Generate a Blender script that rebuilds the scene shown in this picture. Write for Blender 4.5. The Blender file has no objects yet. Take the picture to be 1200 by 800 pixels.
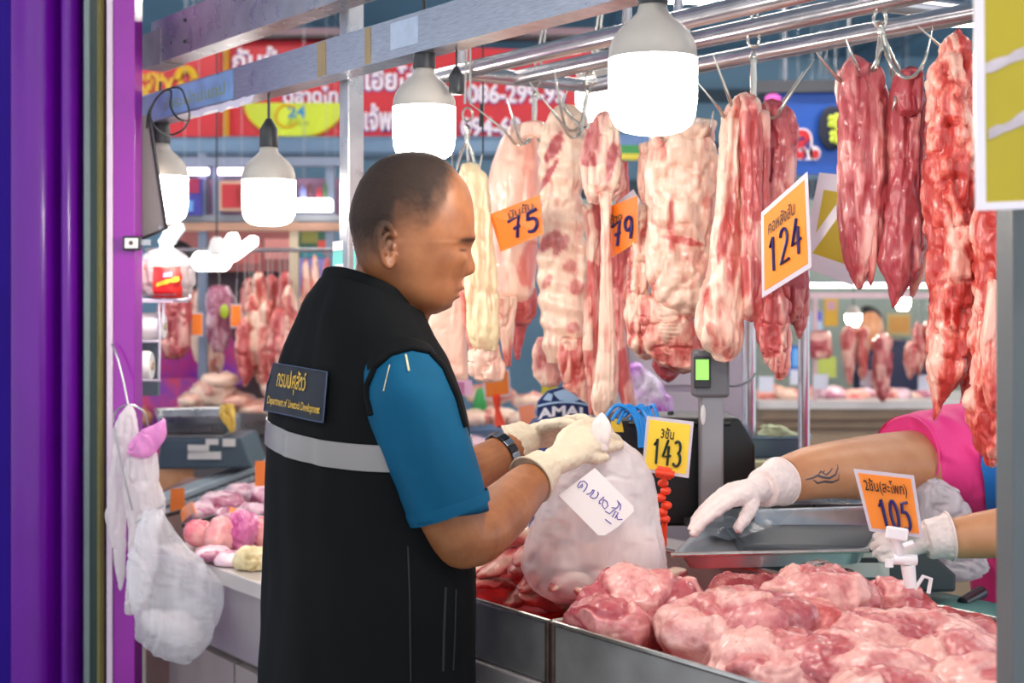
import bpy, bmesh, math, random
import numpy as np
from mathutils import Vector, Matrix
from mathutils.bvhtree import BVHTree

SC = bpy.context.scene
COL = SC.collection
F, HY, CAMZ = 1700.0, 352.0, 1.45          # focal length in pixels, horizon row, eye height

# ---------------------------------------------------------------- camera, world, exposure
cam_d = bpy.data.cameras.new('camera')
cam_d.sensor_width = 36.0
cam_d.lens = F * 36.0 / 1200.0
cam_d.shift_y = -(400.0 - HY) / 1200.0
cam_d.clip_start, cam_d.clip_end = 0.05, 60
cam_d.dof.use_dof = True
cam_d.dof.focus_distance = 2.2
cam_d.dof.aperture_fstop = 5.0
cam = bpy.data.objects.new('camera', cam_d); COL.objects.link(cam)
cam.location = (0, 0, CAMZ); cam.rotation_euler = (math.pi / 2, 0, 0)
SC.camera = cam

world = bpy.data.worlds.new('market_air'); SC.world = world
world.use_nodes = True
world.node_tree.nodes['Background'].inputs[0].default_value = (0.86, 0.92, 1.0, 1)
world.node_tree.nodes['Background'].inputs[1].default_value = 1.05

SC.view_settings.view_transform = 'Standard'
SC.view_settings.look = 'None'
SC.view_settings.gamma = 1.0
SC.view_settings.use_curve_mapping = False
SC.view_settings.exposure = 0.72
BULB_E, TUBE_E = 30.0, 24.0

# ---------------------------------------------------------------- geometry of the place
O = np.array([-0.058, 2.2]); U = np.array([-0.582, 0.813]); V = np.array([0.813, 0.582])
def at(px, py, Y): return Vector(((px - 600) / F * Y, Y, CAMZ - (py - HY) / F * Y))
def S(s, t, z): p = O + U * s + V * t; return Vector((p[0], p[1], z))
def ydepth(px, t): return (t + O @ V) / ((px - 600) / F * V[0] + V[1])
def atT(px, py, t): return at(px, py, ydepth(px, t))
def atZ(px, py, z): return at(px, py, F * (CAMZ - z) / (py - HY))
Uv, Vv, Zv = Vector((U[0], U[1], 0)), Vector((V[0], V[1], 0)), Vector((0, 0, 1))

def hexc(h):
    h = h.lstrip('#'); c = [int(h[i:i + 2], 16) / 255 for i in (0, 2, 4)]
    return tuple(x / 12.92 if x <= 0.04045 else ((x + 0.055) / 1.055) ** 2.4 for x in c) + (1.0,)

# ---------------------------------------------------------------- noise (vectorised)
def _h(ix, iy, iz, sd):
    n = (ix * 374761393 + iy * 668265263 + iz * 2147483647 + sd * 1274126177) & 0xFFFFFFFF
    n = ((n ^ (n >> 13)) * 1274126177) & 0xFFFFFFFF
    n = (n ^ (n >> 16)) & 0xFFFFFFFF
    return n / 2147483648.0 - 1.0
def vn(P, sd=0):
    P = np.asarray(P, float); I = np.floor(P).astype(np.int64); f = P - I
    w = f * f * f * (f * (f * 6 - 15) + 10); r = 0
    for a in (0, 1):
        for b in (0, 1):
            for c in (0, 1):
                k = (w[:, 0] if a else 1 - w[:, 0]) * (w[:, 1] if b else 1 - w[:, 1]) * (w[:, 2] if c else 1 - w[:, 2])
                r = r + k * _h(I[:, 0] + a, I[:, 1] + b, I[:, 2] + c, sd)
    return r
def fbm(P, sd=0, o=3):
    P = np.asarray(P, float); r = 0; a = 1
    for i in range(o): r = r + a * vn(P * 2 ** i, sd + i * 17); a *= 0.5
    return r
def sstep(a, b, x):
    t = np.clip((x - a) / (b - a), 0, 1); return t * t * (3 - 2 * t)

# ---------------------------------------------------------------- materials
MATS = {}
def _new(name):
    m = bpy.data.materials.new(name); m.use_nodes = True; nt = m.node_tree
    return m, nt, nt.nodes['Principled BSDF']
def N(nt, t, **kw):
    n = nt.nodes.new(t)
    for k, v in kw.items(): setattr(n, k, v)
    return n
def mixc(nt, fac, a, b):
    n = N(nt, 'ShaderNodeMix', data_type='RGBA')
    for i, v in ((0, fac), (6, a), (7, b)):
        if hasattr(v, 'links'): nt.links.new(v, n.inputs[i])
        else: n.inputs[i].default_value = v
    return n.outputs[2]
def noise(nt, scale, detail=3, vec=None, stretch=None):
    tc = N(nt, 'ShaderNodeTexCoord'); mp = N(nt, 'ShaderNodeMapping')
    nt.links.new(tc.outputs['Object'], mp.inputs[0])
    if stretch: mp.inputs['Scale'].default_value = stretch
    n = N(nt, 'ShaderNodeTexNoise'); n.inputs['Scale'].default_value = scale; n.inputs['Detail'].default_value = detail
    nt.links.new(mp.outputs[0], n.inputs['Vector']); return n.outputs[0]
def ramp(nt, v, lo, hi):
    n = N(nt, 'ShaderNodeMapRange'); n.inputs[1].default_value = lo; n.inputs[2].default_value = hi
    nt.links.new(v, n.inputs[0]); return n.outputs[0]
def bump(nt, b, h, strength, dist=0.002):
    n = N(nt, 'ShaderNodeBump'); n.inputs['Strength'].default_value = strength; n.inputs['Distance'].default_value = dist
    nt.links.new(h, n.inputs['Height']); nt.links.new(n.outputs[0], b.inputs['Normal'])

def M(name, col='#888888', rough=0.5, metal=0.0, var=0.12, scale=9.0, bmp=0.0, col2=None, spec=0.5, coat=0, stretch=None, sheen=0):
    if name in MATS: return MATS[name]
    m, nt, b = _new(name); c = hexc(col)
    c2 = hexc(col2) if col2 else tuple(x * (1 - var) for x in c[:3]) + (1,)
    nz = noise(nt, scale, 4, stretch=stretch)
    nt.links.new(mixc(nt, ramp(nt, nz, 0.35, 0.65), c, c2), b.inputs['Base Color'])
    b.inputs['Roughness'].default_value = rough; b.inputs['Metallic'].default_value = metal
    b.inputs['Specular IOR Level'].default_value = spec; b.inputs['Coat Weight'].default_value = coat
    b.inputs['Sheen Weight'].default_value = sheen
    if bmp: bump(nt, b, noise(nt, scale * 6, 3, stretch=stretch), bmp)
    MATS[name] = m; return m

def steel(name='steel', col='#b9b8bb', rough=0.28, stretch=(1, 1, 1), bmp=0.12, metal=.85):
    if name in MATS: return MATS[name]
    m, nt, b = _new(name); c = hexc(col)
    nt.links.new(mixc(nt, ramp(nt, noise(nt, 14, 5, stretch=stretch), 0.3, 0.7), c, tuple(x * .72 for x in c[:3]) + (1,)), b.inputs['Base Color'])
    b.inputs['Metallic'].default_value = metal
    r = N(nt, 'ShaderNodeMapRange'); r.inputs[3].default_value = rough * .7; r.inputs[4].default_value = rough * 1.4
    nt.links.new(noise(nt, 30, 3), r.inputs[0]); nt.links.new(r.outputs[0], b.inputs['Roughness'])
    bump(nt, b, noise(nt, 55, 3, stretch=stretch), bmp, 0.001)
    MATS[name] = m; return m

def glow(name, col, e):
    if name in MATS: return MATS[name]
    m, nt, b = _new(name)
    b.inputs['Base Color'].default_value = hexc(col); b.inputs['Roughness'].default_value = .4
    b.inputs['Emission Color'].default_value = hexc(col); b.inputs['Emission Strength'].default_value = e
    MATS[name] = m; return m

def plastic(name, col='#f2eef4', alpha=0.55, rough=0.25, folds=30, spec=.5, bmp=.3):
    if name in MATS: return MATS[name]
    m, nt, b = _new(name); out = nt.nodes['Material Output']
    b.inputs['Base Color'].default_value = hexc(col); b.inputs['Roughness'].default_value = rough
    b.inputs['Specular IOR Level'].default_value = spec
    bump(nt, b, noise(nt, folds, 3, stretch=(1, 1, .2)), bmp, 0.004)
    tl = N(nt, 'ShaderNodeBsdfTranslucent'); tl.inputs[0].default_value = hexc(col)
    ad = N(nt, 'ShaderNodeMixShader'); ad.inputs[0].default_value = .4
    nt.links.new(b.outputs[0], ad.inputs[1]); nt.links.new(tl.outputs[0], ad.inputs[2])
    tr = N(nt, 'ShaderNodeBsdfTransparent'); mx = N(nt, 'ShaderNodeMixShader')
    a = N(nt, 'ShaderNodeMapRange'); a.inputs[1].default_value = .3; a.inputs[2].default_value = .7
    a.inputs[3].default_value = max(alpha - .14, 0); a.inputs[4].default_value = min(alpha + .16, 1)
    nt.links.new(noise(nt, 16, 4, stretch=(1, 1, .3)), a.inputs[0]); nt.links.new(a.outputs[0], mx.inputs[0])
    nt.links.new(tr.outputs[0], mx.inputs[1]); nt.links.new(ad.outputs[0], mx.inputs[2])
    nt.links.new(mx.outputs[0], out.inputs[0]); MATS[name] = m; return m

def meat(name, lean, fat, mid=None, rough=0.34, grain=(60, 60, 14), speck=0.5, sss=0.0):
    """lean/fat tissue mixed by the mesh's own 'fat' layer plus muscle grain"""
    if name in MATS: return MATS[name]
    m, nt, b = _new(name)
    at_ = N(nt, 'ShaderNodeAttribute', attribute_name='fat')
    n1 = noise(nt, 1.0, 5, stretch=grain); n2 = noise(nt, 1.0, 4, stretch=tuple(g * 3.2 for g in grain))
    s1 = N(nt, 'ShaderNodeMath', operation='MULTIPLY_ADD'); nt.links.new(n1, s1.inputs[0]); s1.inputs[1].default_value = speck; s1.inputs[2].default_value = -speck * .5
    s2 = N(nt, 'ShaderNodeMath', operation='MULTIPLY_ADD'); nt.links.new(n2, s2.inputs[0]); s2.inputs[1].default_value = speck * .8; s2.inputs[2].default_value = -speck * .4
    ad = N(nt, 'ShaderNodeMath', operation='ADD'); nt.links.new(s1.outputs[0], ad.inputs[0]); nt.links.new(s2.outputs[0], ad.inputs[1])
    a2 = N(nt, 'ShaderNodeMath', operation='ADD', use_clamp=True); nt.links.new(ad.outputs[0], a2.inputs[0]); nt.links.new(at_.outputs['Fac'], a2.inputs[1])
    cr = N(nt, 'ShaderNodeValToRGB'); e = cr.color_ramp.elements
    e[0].position = .14; e[0].color = hexc(lean); e[1].position = .72; e[1].color = hexc(fat)
    if mid: k = e.new(.4); k.color = hexc(mid)
    nt.links.new(a2.outputs[0], cr.inputs[0]); nt.links.new(cr.outputs[0], b.inputs['Base Color'])
    b.inputs['Roughness'].default_value = rough; b.inputs['Specular IOR Level'].default_value = .55
    if sss:
        b.inputs['Subsurface Weight'].default_value = sss; b.inputs['Subsurface Radius'].default_value = (.01, .004, .003)
    b.inputs['Coat Weight'].default_value = .3; b.inputs['Coat Roughness'].default_value = .14
    bump(nt, b, noise(nt, 1.0, 6, stretch=tuple(g * 1.6 for g in grain)), .8, .004)
    MATS[name] = m; return m

# ---------------------------------------------------------------- objects
def tag(o, label=None, cat=None, group=None, kind=None):
    for k, v in (('label', label), ('category', cat), ('group', group), ('kind', kind)):
        if v: o[k] = v
    return o
def thing(name, label, cat, loc, group=None, kind=None):
    o = bpy.data.objects.new(name, None); COL.objects.link(o); o.location = loc; o.empty_display_size = .05
    return tag(o, label, cat, group, kind)
def wloc(o):
    p = Vector((0, 0, 0))
    while o: p += o.location; o = o.parent
    return p

class MB:
    def __init__(s): s.v = []; s.f = []; s.fat = []
    def add(s, vs, fs, fat=None):
        n = len(s.v); s.v += [tuple(v) for v in vs]; s.f += [tuple(i + n for i in f) for f in fs]
        s.fat += list(fat) if fat is not None else [0.0] * len(vs); return s
    def box(s, c, sx, sy, sz, ax=None, ay=None, az=None):
        c = Vector(c); ax = ax or Vector((1, 0, 0)); ay = ay or Vector((0, 1, 0)); az = az or Zv
        vs = [c + ax * (sx / 2 * i) + ay * (sy / 2 * j) + az * (sz / 2 * k) for i in (-1, 1) for j in (-1, 1) for k in (-1, 1)]
        return s.add(vs, [(0, 1, 3, 2), (4, 6, 7, 5), (0, 4, 5, 1), (2, 3, 7, 6), (0, 2, 6, 4), (1, 5, 7, 3)])
    def beam(s, a, b, w, h, up=Zv):
        a = Vector(a); b = Vector(b); d = (b - a); L = d.length; d.normalize(); sd = d.cross(up).normalized(); u = sd.cross(d)
        return s.box((a + b) / 2, L, w, h, d, sd, u)
    def tube(s, pts, r, seg=10, caps=True, flat=1.0, up=Zv):
        P = [Vector(p) for p in pts]; n = len(P); R = [r] * n if not hasattr(r, '__len__') else list(r)
        vs = []; prev = None
        for i, p in enumerate(P):
            t = (P[min(i + 1, n - 1)] - P[max(i - 1, 0)]).normalized()
            if prev is None:
                a = t.cross(up if abs(t.dot(up)) < .95 else Vector((1, 0, 0))).normalized()
            else: a = (prev - t * prev.dot(t)).normalized()
            prev = a; b = t.cross(a)
            for k in range(seg):
                q = 2 * math.pi * k / seg; vs.append(p + a * (R[i] * math.cos(q)) + b * (R[i] * flat * math.sin(q)))
        fs = [(i * seg + k, i * seg + (k + 1) % seg, (i + 1) * seg + (k + 1) % seg, (i + 1) * seg + k) for i in range(n - 1) for k in range(seg)]
        if caps:
            for i, d in ((0, -1), (n - 1, 1)):
                t = (P[1] - P[0]) if i == 0 else (P[-1] - P[-2]); c = P[i] + t.normalized() * (d * R[i] * (.6 if caps == 'round' else 0))
                vs.append(c); j = len(vs) - 1
                fs += [((i * seg + (k + 1) % seg), i * seg + k, j) if d < 0 else (i * seg + k, i * seg + (k + 1) % seg, j) for k in range(seg)]
        return s.add(vs, fs)
    def lathe(s, prof, c, seg=28, axis=Zv, capb=True, capt=True):
        """prof: list of (radius, height along axis)"""
        c = Vector(c); axis = Vector(axis).normalized(); a = axis.cross(Vector((1, 0, 0)) if abs(axis.x) < .9 else Vector((0, 1, 0))).normalized(); b = axis.cross(a)
        vs = [c + axis * h + (a * math.cos(2 * math.pi * k / seg) + b * math.sin(2 * math.pi * k / seg)) * r for r, h in prof for k in range(seg)]
        n = len(prof)
        fs = [(i * seg + k, i * seg + (k + 1) % seg, (i + 1) * seg + (k + 1) % seg, (i + 1) * seg + k) for i in range(n - 1) for k in range(seg)]
        if capb: fs.append(tuple(range(seg))[::-1])
        if capt: fs.append(tuple((n - 1) * seg + k for k in range(seg)))
        return s.add(vs, fs)
    def ell(s, c, rx, ry, rz, ax=None, ay=None, az=None, nu=20, nv=12):
        c = Vector(c); ax = ax or Vector((1, 0, 0)); ay = ay or Vector((0, 1, 0)); az = az or Zv
        vs = []; fs = []
        for i in range(nv + 1):
            p = math.pi * i / nv
            for k in range(nu):
                q = 2 * math.pi * k / nu
                vs.append(c + ax * (rx * math.sin(p) * math.cos(q)) + ay * (ry * math.sin(p) * math.sin(q)) + az * (rz * math.cos(p)))
        for i in range(nv):
            for k in range(nu): fs.append((i * nu + k, (i + 1) * nu + k, (i + 1) * nu + (k + 1) % nu, i * nu + (k + 1) % nu))
        return s.add(vs, fs)
    def prism(s, poly, o, ax, ay, az, h):
        """2-D polygon in (ax, ay) at o extruded by h along az"""
        o = Vector(o); n = len(poly)
        vs = [o + ax * p[0] + ay * p[1] + az * k for k in (0, h) for p in poly]
        fs = [tuple(range(n))[::-1], tuple(range(n, 2 * n))] + [(i, (i + 1) % n, n + (i + 1) % n, n + i) for i in range(n)]
        return s.add(vs, fs)
    def build(s, name, mat, parent=None, label=None, cat=None, group=None, kind=None, smooth=True, bev=0, fat=False, ang=40, orig=None):
        me = bpy.data.meshes.new(name)
        o = bpy.data.objects.new(name, me); COL.objects.link(o)
        if parent is not None: o.parent = parent; off = wloc(parent)
        else:
            A = np.array(s.v); off = Vector(orig) if orig is not None else Vector(((A[:, 0].min() + A[:, 0].max()) / 2, (A[:, 1].min() + A[:, 1].max()) / 2, A[:, 2].min()))
            o.location = off
        me.from_pydata([(v[0] - off[0], v[1] - off[1], v[2] - off[2]) for v in s.v], [], s.f); me.update()
        bm = bmesh.new(); bm.from_mesh(me); bmesh.ops.remove_doubles(bm, verts=bm.verts, dist=1e-6) if not fat else None
        bmesh.ops.recalc_face_normals(bm, faces=bm.faces); bm.to_mesh(me); bm.free()
        if fat:
            a = me.attributes.new('fat', 'FLOAT', 'POINT'); a.data.foreach_set('value', np.clip(np.array(s.fat, np.float32), 0, 1))
        me.materials.append(mat)
        if smooth:
            me.polygons.foreach_set('use_smooth', [True] * len(me.polygons))
            try: me.set_sharp_from_angle(angle=math.radians(ang))
            except Exception: pass
        if bev:
            md = o.modifiers.new('bevel', 'BEVEL'); md.width = bev; md.segments = 2; md.limit_method = 'ANGLE'; md.angle_limit = math.radians(50)
        return tag(o, label, cat, group, kind)

def remesh(mb, voxel, smooth=3, fac=.5):
    """fuse overlapping closed shapes into one continuous skin; returns an MB"""
    me = bpy.data.meshes.new('tmp'); me.from_pydata(mb.v, [], mb.f); me.update()
    bm = bmesh.new(); bm.from_mesh(me); bmesh.ops.recalc_face_normals(bm, faces=bm.faces); bm.to_mesh(me); bm.free()
    o = bpy.data.objects.new('tmp', me); COL.objects.link(o)
    r = o.modifiers.new('r', 'REMESH'); r.mode = 'VOXEL'; r.voxel_size = voxel
    if smooth: k = o.modifiers.new('s', 'SMOOTH'); k.factor = fac; k.iterations = smooth
    dg = bpy.context.evaluated_depsgraph_get(); e = o.evaluated_get(dg); m2 = e.to_mesh()
    out = MB(); out.add([tuple(v.co) for v in m2.vertices], [tuple(p.vertices) for p in m2.polygons])
    e.to_mesh_clear(); bpy.data.objects.remove(o); bpy.data.meshes.remove(me)
    return out
def bvh_of(*mbs):
    vs = []; fs = []
    for m in mbs:
        n = len(vs); vs += m.v; fs += [tuple(i + n for i in f) for f in m.f]
    return BVHTree.FromPolygons([Vector(v) for v in vs], fs)
def on_surf(bvh, px, py, off=.002):
    """point of a surface met along a line of sight, lifted off it"""
    d = Vector(((px - 600) / F, 1, -(py - HY) / F)).normalized()
    h = bvh.ray_cast(Vector((0, 0, CAMZ)), d)
    if h[0] is None: return None
    n = h[1] if h[1].dot(d) < 0 else -h[1]
    return h[0] + n * off

# ---------------------------------------------------------------- lettering
_tc = {}
def text2d(txt, weight=0.0):
    k = (txt, weight)
    if k in _tc: return _tc[k]
    cu = bpy.data.curves.new('t', 'FONT'); cu.body = txt; cu.size = 1; cu.offset = weight; cu.resolution_u = 3
    o = bpy.data.objects.new('t', cu); COL.objects.link(o)
    dg = bpy.context.evaluated_depsgraph_get(); dg.update(); e = o.evaluated_get(dg); me = e.to_mesh()
    v = np.array([tuple(q.co)[:2] for q in me.vertices]); f = [tuple(p.vertices) for p in me.polygons]
    e.to_mesh_clear(); bpy.data.objects.remove(o); bpy.data.curves.remove(cu)
    _tc[k] = (v, f); return v, f
def put_text(mb, txt, fn, u0, v0, u1, v1, weight=0.0):
    """fn(u, v) -> world point; the text fills the box u0..u1, v0..v1"""
    v, f = text2d(txt, weight)
    if not len(v): return mb
    lo, hi = v.min(0), v.max(0); w = (v - lo) / np.maximum(hi - lo, 1e-6)
    return mb.add([fn(u0 + (u1 - u0) * a, v0 + (v1 - v0) * b) for a, b in w], f)
def arc(cx, cy, rx, ry, a0, a1, n=10):
    return [(cx + rx * math.cos(math.radians(a0 + (a1 - a0) * i / n)), cy + ry * math.sin(math.radians(a0 + (a1 - a0) * i / n))) for i in range(n + 1)]
DIG = {'0': [arc(.5, .5, .38, .5, 90, 450, 20)], '1': [[(.25, .75), (.55, 1), (.6, 0)]],
       '2': [arc(.45, .72, .36, .28, 160, -40, 10) + [(.1, .02), (.95, .05)]],
       '3': [arc(.42, .75, .36, .25, 140, -70, 9), arc(.42, .27, .44, .27, 75, -140, 10)],
       '4': [[(.55, 1), (.08, .32), (.95, .38)], [(.68, .75), (.66, 0)]],
       '5': [[(.9, 1), (.3, .95), (.2, .6)] + arc(.45, .32, .42, .33, 110, -130, 12)],
       '7': [[(.05, .92), (.85, 1), (.45, 0)], [(.35, .48), (.8, .52)]],
       '8': [arc(.5, .76, .3, .24, 270, 630, 14), arc(.5, .26, .38, .27, 90, 450, 14)],
       '9': [arc(.45, .7, .33, .3, 20, 380, 14) + [(.78, .4), (.6, 0)]]}
def put_digits(mb, txt, fn, u0, v0, u1, v1, r):
    n = len(txt)
    for i, ch in enumerate(txt):
        a = u0 + (u1 - u0) * i / n; w = (u1 - u0) / n * .82
        for st in DIG[ch]: mb.tube([fn(a + w * x, v0 + (v1 - v0) * y) for x, y in st], r, 6, 'round')
    return mb

class Patch:
    """flat-ish card given by its corners TL TR BR BL (world points)"""
    def __init__(s, tl, tr, br, bl):
        s.c = [Vector(x) for x in (tl, tr, br, bl)]; s.n = (s.c[1] - s.c[0]).cross(s.c[3] - s.c[0]).normalized()
        if s.n.y > 0: s.n = -s.n
    def p(s, u, v, h=0):
        tl, tr, br, bl = s.c
        return (bl * (1 - u) + br * u) * (1 - v) + (tl * (1 - u) + tr * u) * v + s.n * h
    def slab(s, u0, v0, u1, v1, h0, h1, mb=None):
        mb = mb or MB(); vs = [s.p(u, v, h) for h in (h0, h1) for u, v in ((u0, v0), (u1, v0), (u1, v1), (u0, v1))]
        return mb.add(vs, [(3, 2, 1, 0), (4, 5, 6, 7), (0, 1, 5, 4), (1, 2, 6, 5), (2, 3, 7, 6), (3, 0, 4, 7)])

def price_tag(name, label, corners, paper, word='', num='', ink='#1b1560', margin=.06, wordbox=(.1, .72, .8, .92), numbox=(.2, .12, .9, .64), r=.0022, group=None, wink='#24130c'):
    P = Patch(*corners); t = thing(name, label, 'price tag', P.p(.5, 0), group)
    P.slab(0, 0, 1, 1, -.0012, 0).build('sleeve', M('tag_sleeve', '#cdc4cf', .22, var=.08), t, smooth=False)
    P.slab(margin, margin, 1 - margin, 1 - margin, 0, .0008).build('paper', M('paper' + paper, paper, .55, var=.06), t, smooth=False)
    f = lambda u, v: P.p(u, v, .003)
    if word: put_text(MB(), word, f, *wordbox, weight=.012).build('printed_word', M('ink' + wink, wink, .5), t, smooth=False)
    if num: put_digits(MB(), num, f, *numbox, r).build('written_price', M('ink' + ink, ink, .35), t)
    return t, P

# ================================================================ the setting
STEEL = steel(); STEEL2 = steel('worn_steel', '#a9a5a2', .42, metal=.6); RAILM = steel('rail_steel', '#c4bfc2', .2, bmp=.05)
HOOKM = steel('hook_steel', '#cfcac0', .2, bmp=.03); BRUSH = steel('brushed_beam', '#a9adba', .3, (3, 3, 40))
DARK = M('dark_plastic', '#26282c', .45); WHITEP = M('white_plastic', '#eceae8', .35, var=.04)

MB().box((.5, 4.5, -.02), 16, 16, .04).build('floor', M('wet_concrete', '#a09c98', .35, bmp=.2), kind='structure', smooth=False)
MB().box((.5, 4.5, 3.33), 16, 16, .06).build('ceiling', M('hall_teal', '#7fa9c4', .6, var=.08, scale=2), kind='structure', smooth=False)
wb = MB().box((.5, 11.1, 1.65), 16, .1, 3.3).build('wall_back', M('hall_teal2', '#7fa6bf', .6, var=.1, scale=2), kind='structure', smooth=False)
for z, h in ((3.0, .09), (2.62, .05), (2.3, .12)):
    MB().box((.5, 11.0, z), 16, .12, h).build('girder', M('girder_grey', '#39505f', .5), wb, smooth=False)
for i in range(7):
    MB().box((-5 + i * 1.9, 8.6, 3.22), .07, 5.0, .14).build('ceiling_joist', M('joist_blue', '#5f7f97', .5), bpy.data.objects['ceiling'], smooth=False)

# purple roller-shutter jamb
PURP = M('purple_paint', '#62088f', .3, var=.12, scale=5, bmp=.12, coat=.12, spec=.35)
PURP2 = M('deep_violet_paint', '#2a0588', .6, var=.12, scale=5, spec=.15)
CREAM = M('cream_rail', '#8f8650', .35, .3, var=.1)
def prof(mb, pts, z0=0, z1=3.3):
    P = [((px - 600) / F * 3.1, y) for px, y in pts]
    return mb.prism(P, (0, 0, z0), Vector((1, 0, 0)), Vector((0, 1, 0)), Zv, z1 - z0)
wl = thing('wall_left', 'glossy purple shutter jamb beside the stall', None, at(60, 352, 3.1) * Vector((1, 1, 0)), kind='structure')
wl.location = (-.95, 3.1, 0)
prof(MB(), [(-240, 3.22), (12.5, 3.22), (12.5, 3.4), (-240, 3.4)]).build('shutter_edge', PURP2, wl, smooth=False)
prof(MB(), [(12.5, 3.1), (15, 3.095), (50, 3.095), (55, 3.11), (60, 3.135), (64, 3.145), (66, 3.13), (70, 3.108), (74, 3.1), (79, 3.1), (84, 3.112), (88, 3.14), (94, 3.17), (96, 3.3), (12.5, 3.3)]).build('fluted_plate', PURP, wl, ang=60)
prof(MB(), [(94, 3.12), (97, 3.11), (103, 3.11), (104, 3.112), (104, 3.2), (94, 3.2)]).build('guide_rail', M('grey_rail', '#6f7c7c', .35, .3, var=.1), wl, smooth=False)
prof(MB(), [(104, 3.114), (112, 3.114), (112, 3.2), (104, 3.2)]).build('guide_slot', M('slot_green', '#0b2a26', .3), wl, smooth=False)
prof(MB(), [(112, 3.11), (117, 3.1), (120, 3.11), (120, 3.2), (112, 3.2)]).build('guide_rail', CREAM, wl, smooth=False)
prof(MB(), [(120, 3.13), (125.5, 3.13), (125.5, 3.2), (120, 3.2)]).build('inner_strip', PURP, wl, smooth=False)
prof(MB(), [(125.5, 3.095), (132.5, 3.095), (132.5, 3.14), (125.5, 3.14)]).build('white_strip', M('white_strip', '#d9c4d6', .35, var=.05), wl, smooth=False, bev=.002)
prof(MB(), [(132.5, 3.1), (158, 3.1), (158, 3.165), (132.5, 3.2)]).build('side_plate', M('magenta_paint', '#95189f', .22, var=.1, scale=6, bmp=.12, coat=.2), wl, smooth=False, bev=.002)

# ---------------------------------------------------------------- counter
def sOf(px, t):
    Y = ydepth(px, t); return ((px - 600) / F * Y - O[0]) * U[0] + (Y - O[1]) * U[1]
def sbox(mb, s0, s1, t0, t1, z0, z1):
    return mb.box(S((s0 + s1) / 2, (t0 + t1) / 2, (z0 + z1) / 2), abs(s1 - s0), abs(t1 - t0), z1 - z0, Uv, Vv, Zv)
PANEL = M('taupe_panel', '#9d928e', .4, .3, var=.08, scale=3)
ct = thing('stall_counter', 'long steel topped butcher counter with taupe panels below the trays', 'counter', S(0, .4, 0))
sbox(MB(), -1.35, 1.24, -.012, .98, .878, .91).build('worktop', M('pale_worktop', '#c9c1bd', .3, .35, var=.1), ct, smooth=False, bev=.003)
sbox(MB(), -1.33, 1.22, .03, .95, .06, .878).build('body', PANEL, ct, smooth=False)
for a, b in ((.872, 1.2), (.45, .862), (.03, .44), (-.4, .02), (-.83, -.41), (-1.3, -.84)):
    d = sbox(MB(), a, b, .006, .03, .1, .722).build('cabinet_door', PANEL, ct, smooth=False, bev=.002)
    sbox(MB(), a + .02, a + .03, -.014, .006, .5, .66).build('door_pull', STEEL, d, smooth=False)
sbox(MB(), -1.3, 1.2, .012, .03, .735, .868).build('fascia', M('lilac_steel', '#a79fa3', .35, .5, var=.1), ct, smooth=False)

def display_tray(s0, s1, label):
    t = thing('display_tray', label, 'tray', S((s0 + s1) / 2, .26, .912), 'steel meat trays on the counter')
    z0, z1 = .912, .998; w = .004
    sbox(MB(), s0, s1, 0, .52, z0, z0 + w).build('base', STEEL2, t, smooth=False)
    sbox(MB(), s0, s1, -.004, 0, z0, z1).build('front_panel', STEEL2, t, smooth=False)
    sbox(MB(), s0, s1, .52, .524, z0, z1).build('back_panel', STEEL2, t, smooth=False)
    for a in (s0, s1 - .004): sbox(MB(), a, a + .004, 0, .52, z0, z1).build('end_panel', STEEL2, t, smooth=False)
    rim = MB().tube([S(s0, -.003, z1), S(s1, -.003, z1)], .0042, 8)
    rim.tube([S(s0, .522, z1), S(s1, .522, z1)], .0042, 8)
    for a in (s0, s1): rim.tube([S(a, 0, z1), S(a, .52, z1)], .0042, 8)
    rim.build('rolled_rim', steel('rim_steel', '#d8cfc8', .22), t)
    for a in (s0 + .003, s1 - .003): sbox(MB(), a - .004, a + .004, -.009, -.003, z0, z1 + .002).build('corner_strap', M('rusty_strap', '#5b4a42', .5, .5, var=.4, scale=40), t, smooth=False, bev=.002)
    L = MB(); nx, ny = 26, 14
    for i in range(nx + 1):
        for j in range(ny + 1):
            s, q = s0 + .006 + (s1 - s0 - .012) * i / nx, .006 + .508 * j / ny
            L.v.append(tuple(S(s, q, z0 + .022 + .012 * vn([[s * 14, q * 14, 3]])[0])))
    L.fat = [0] * len(L.v)
    L.f = [(i * (ny + 1) + j, (i + 1) * (ny + 1) + j, (i + 1) * (ny + 1) + j + 1, i * (ny + 1) + j + 1) for i in range(nx) for j in range(ny)]
    L.build('red_liner', M('wet_red_liner', '#e01f22', .18, var=.35, scale=25, bmp=.3), t)
    return t
display_tray(-.197, .48, 'shallow worn steel tray of cut pork strips with red liner')
display_tray(-1.2, -.203, 'shallow dark steel tray heaped with large pork pieces')

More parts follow.
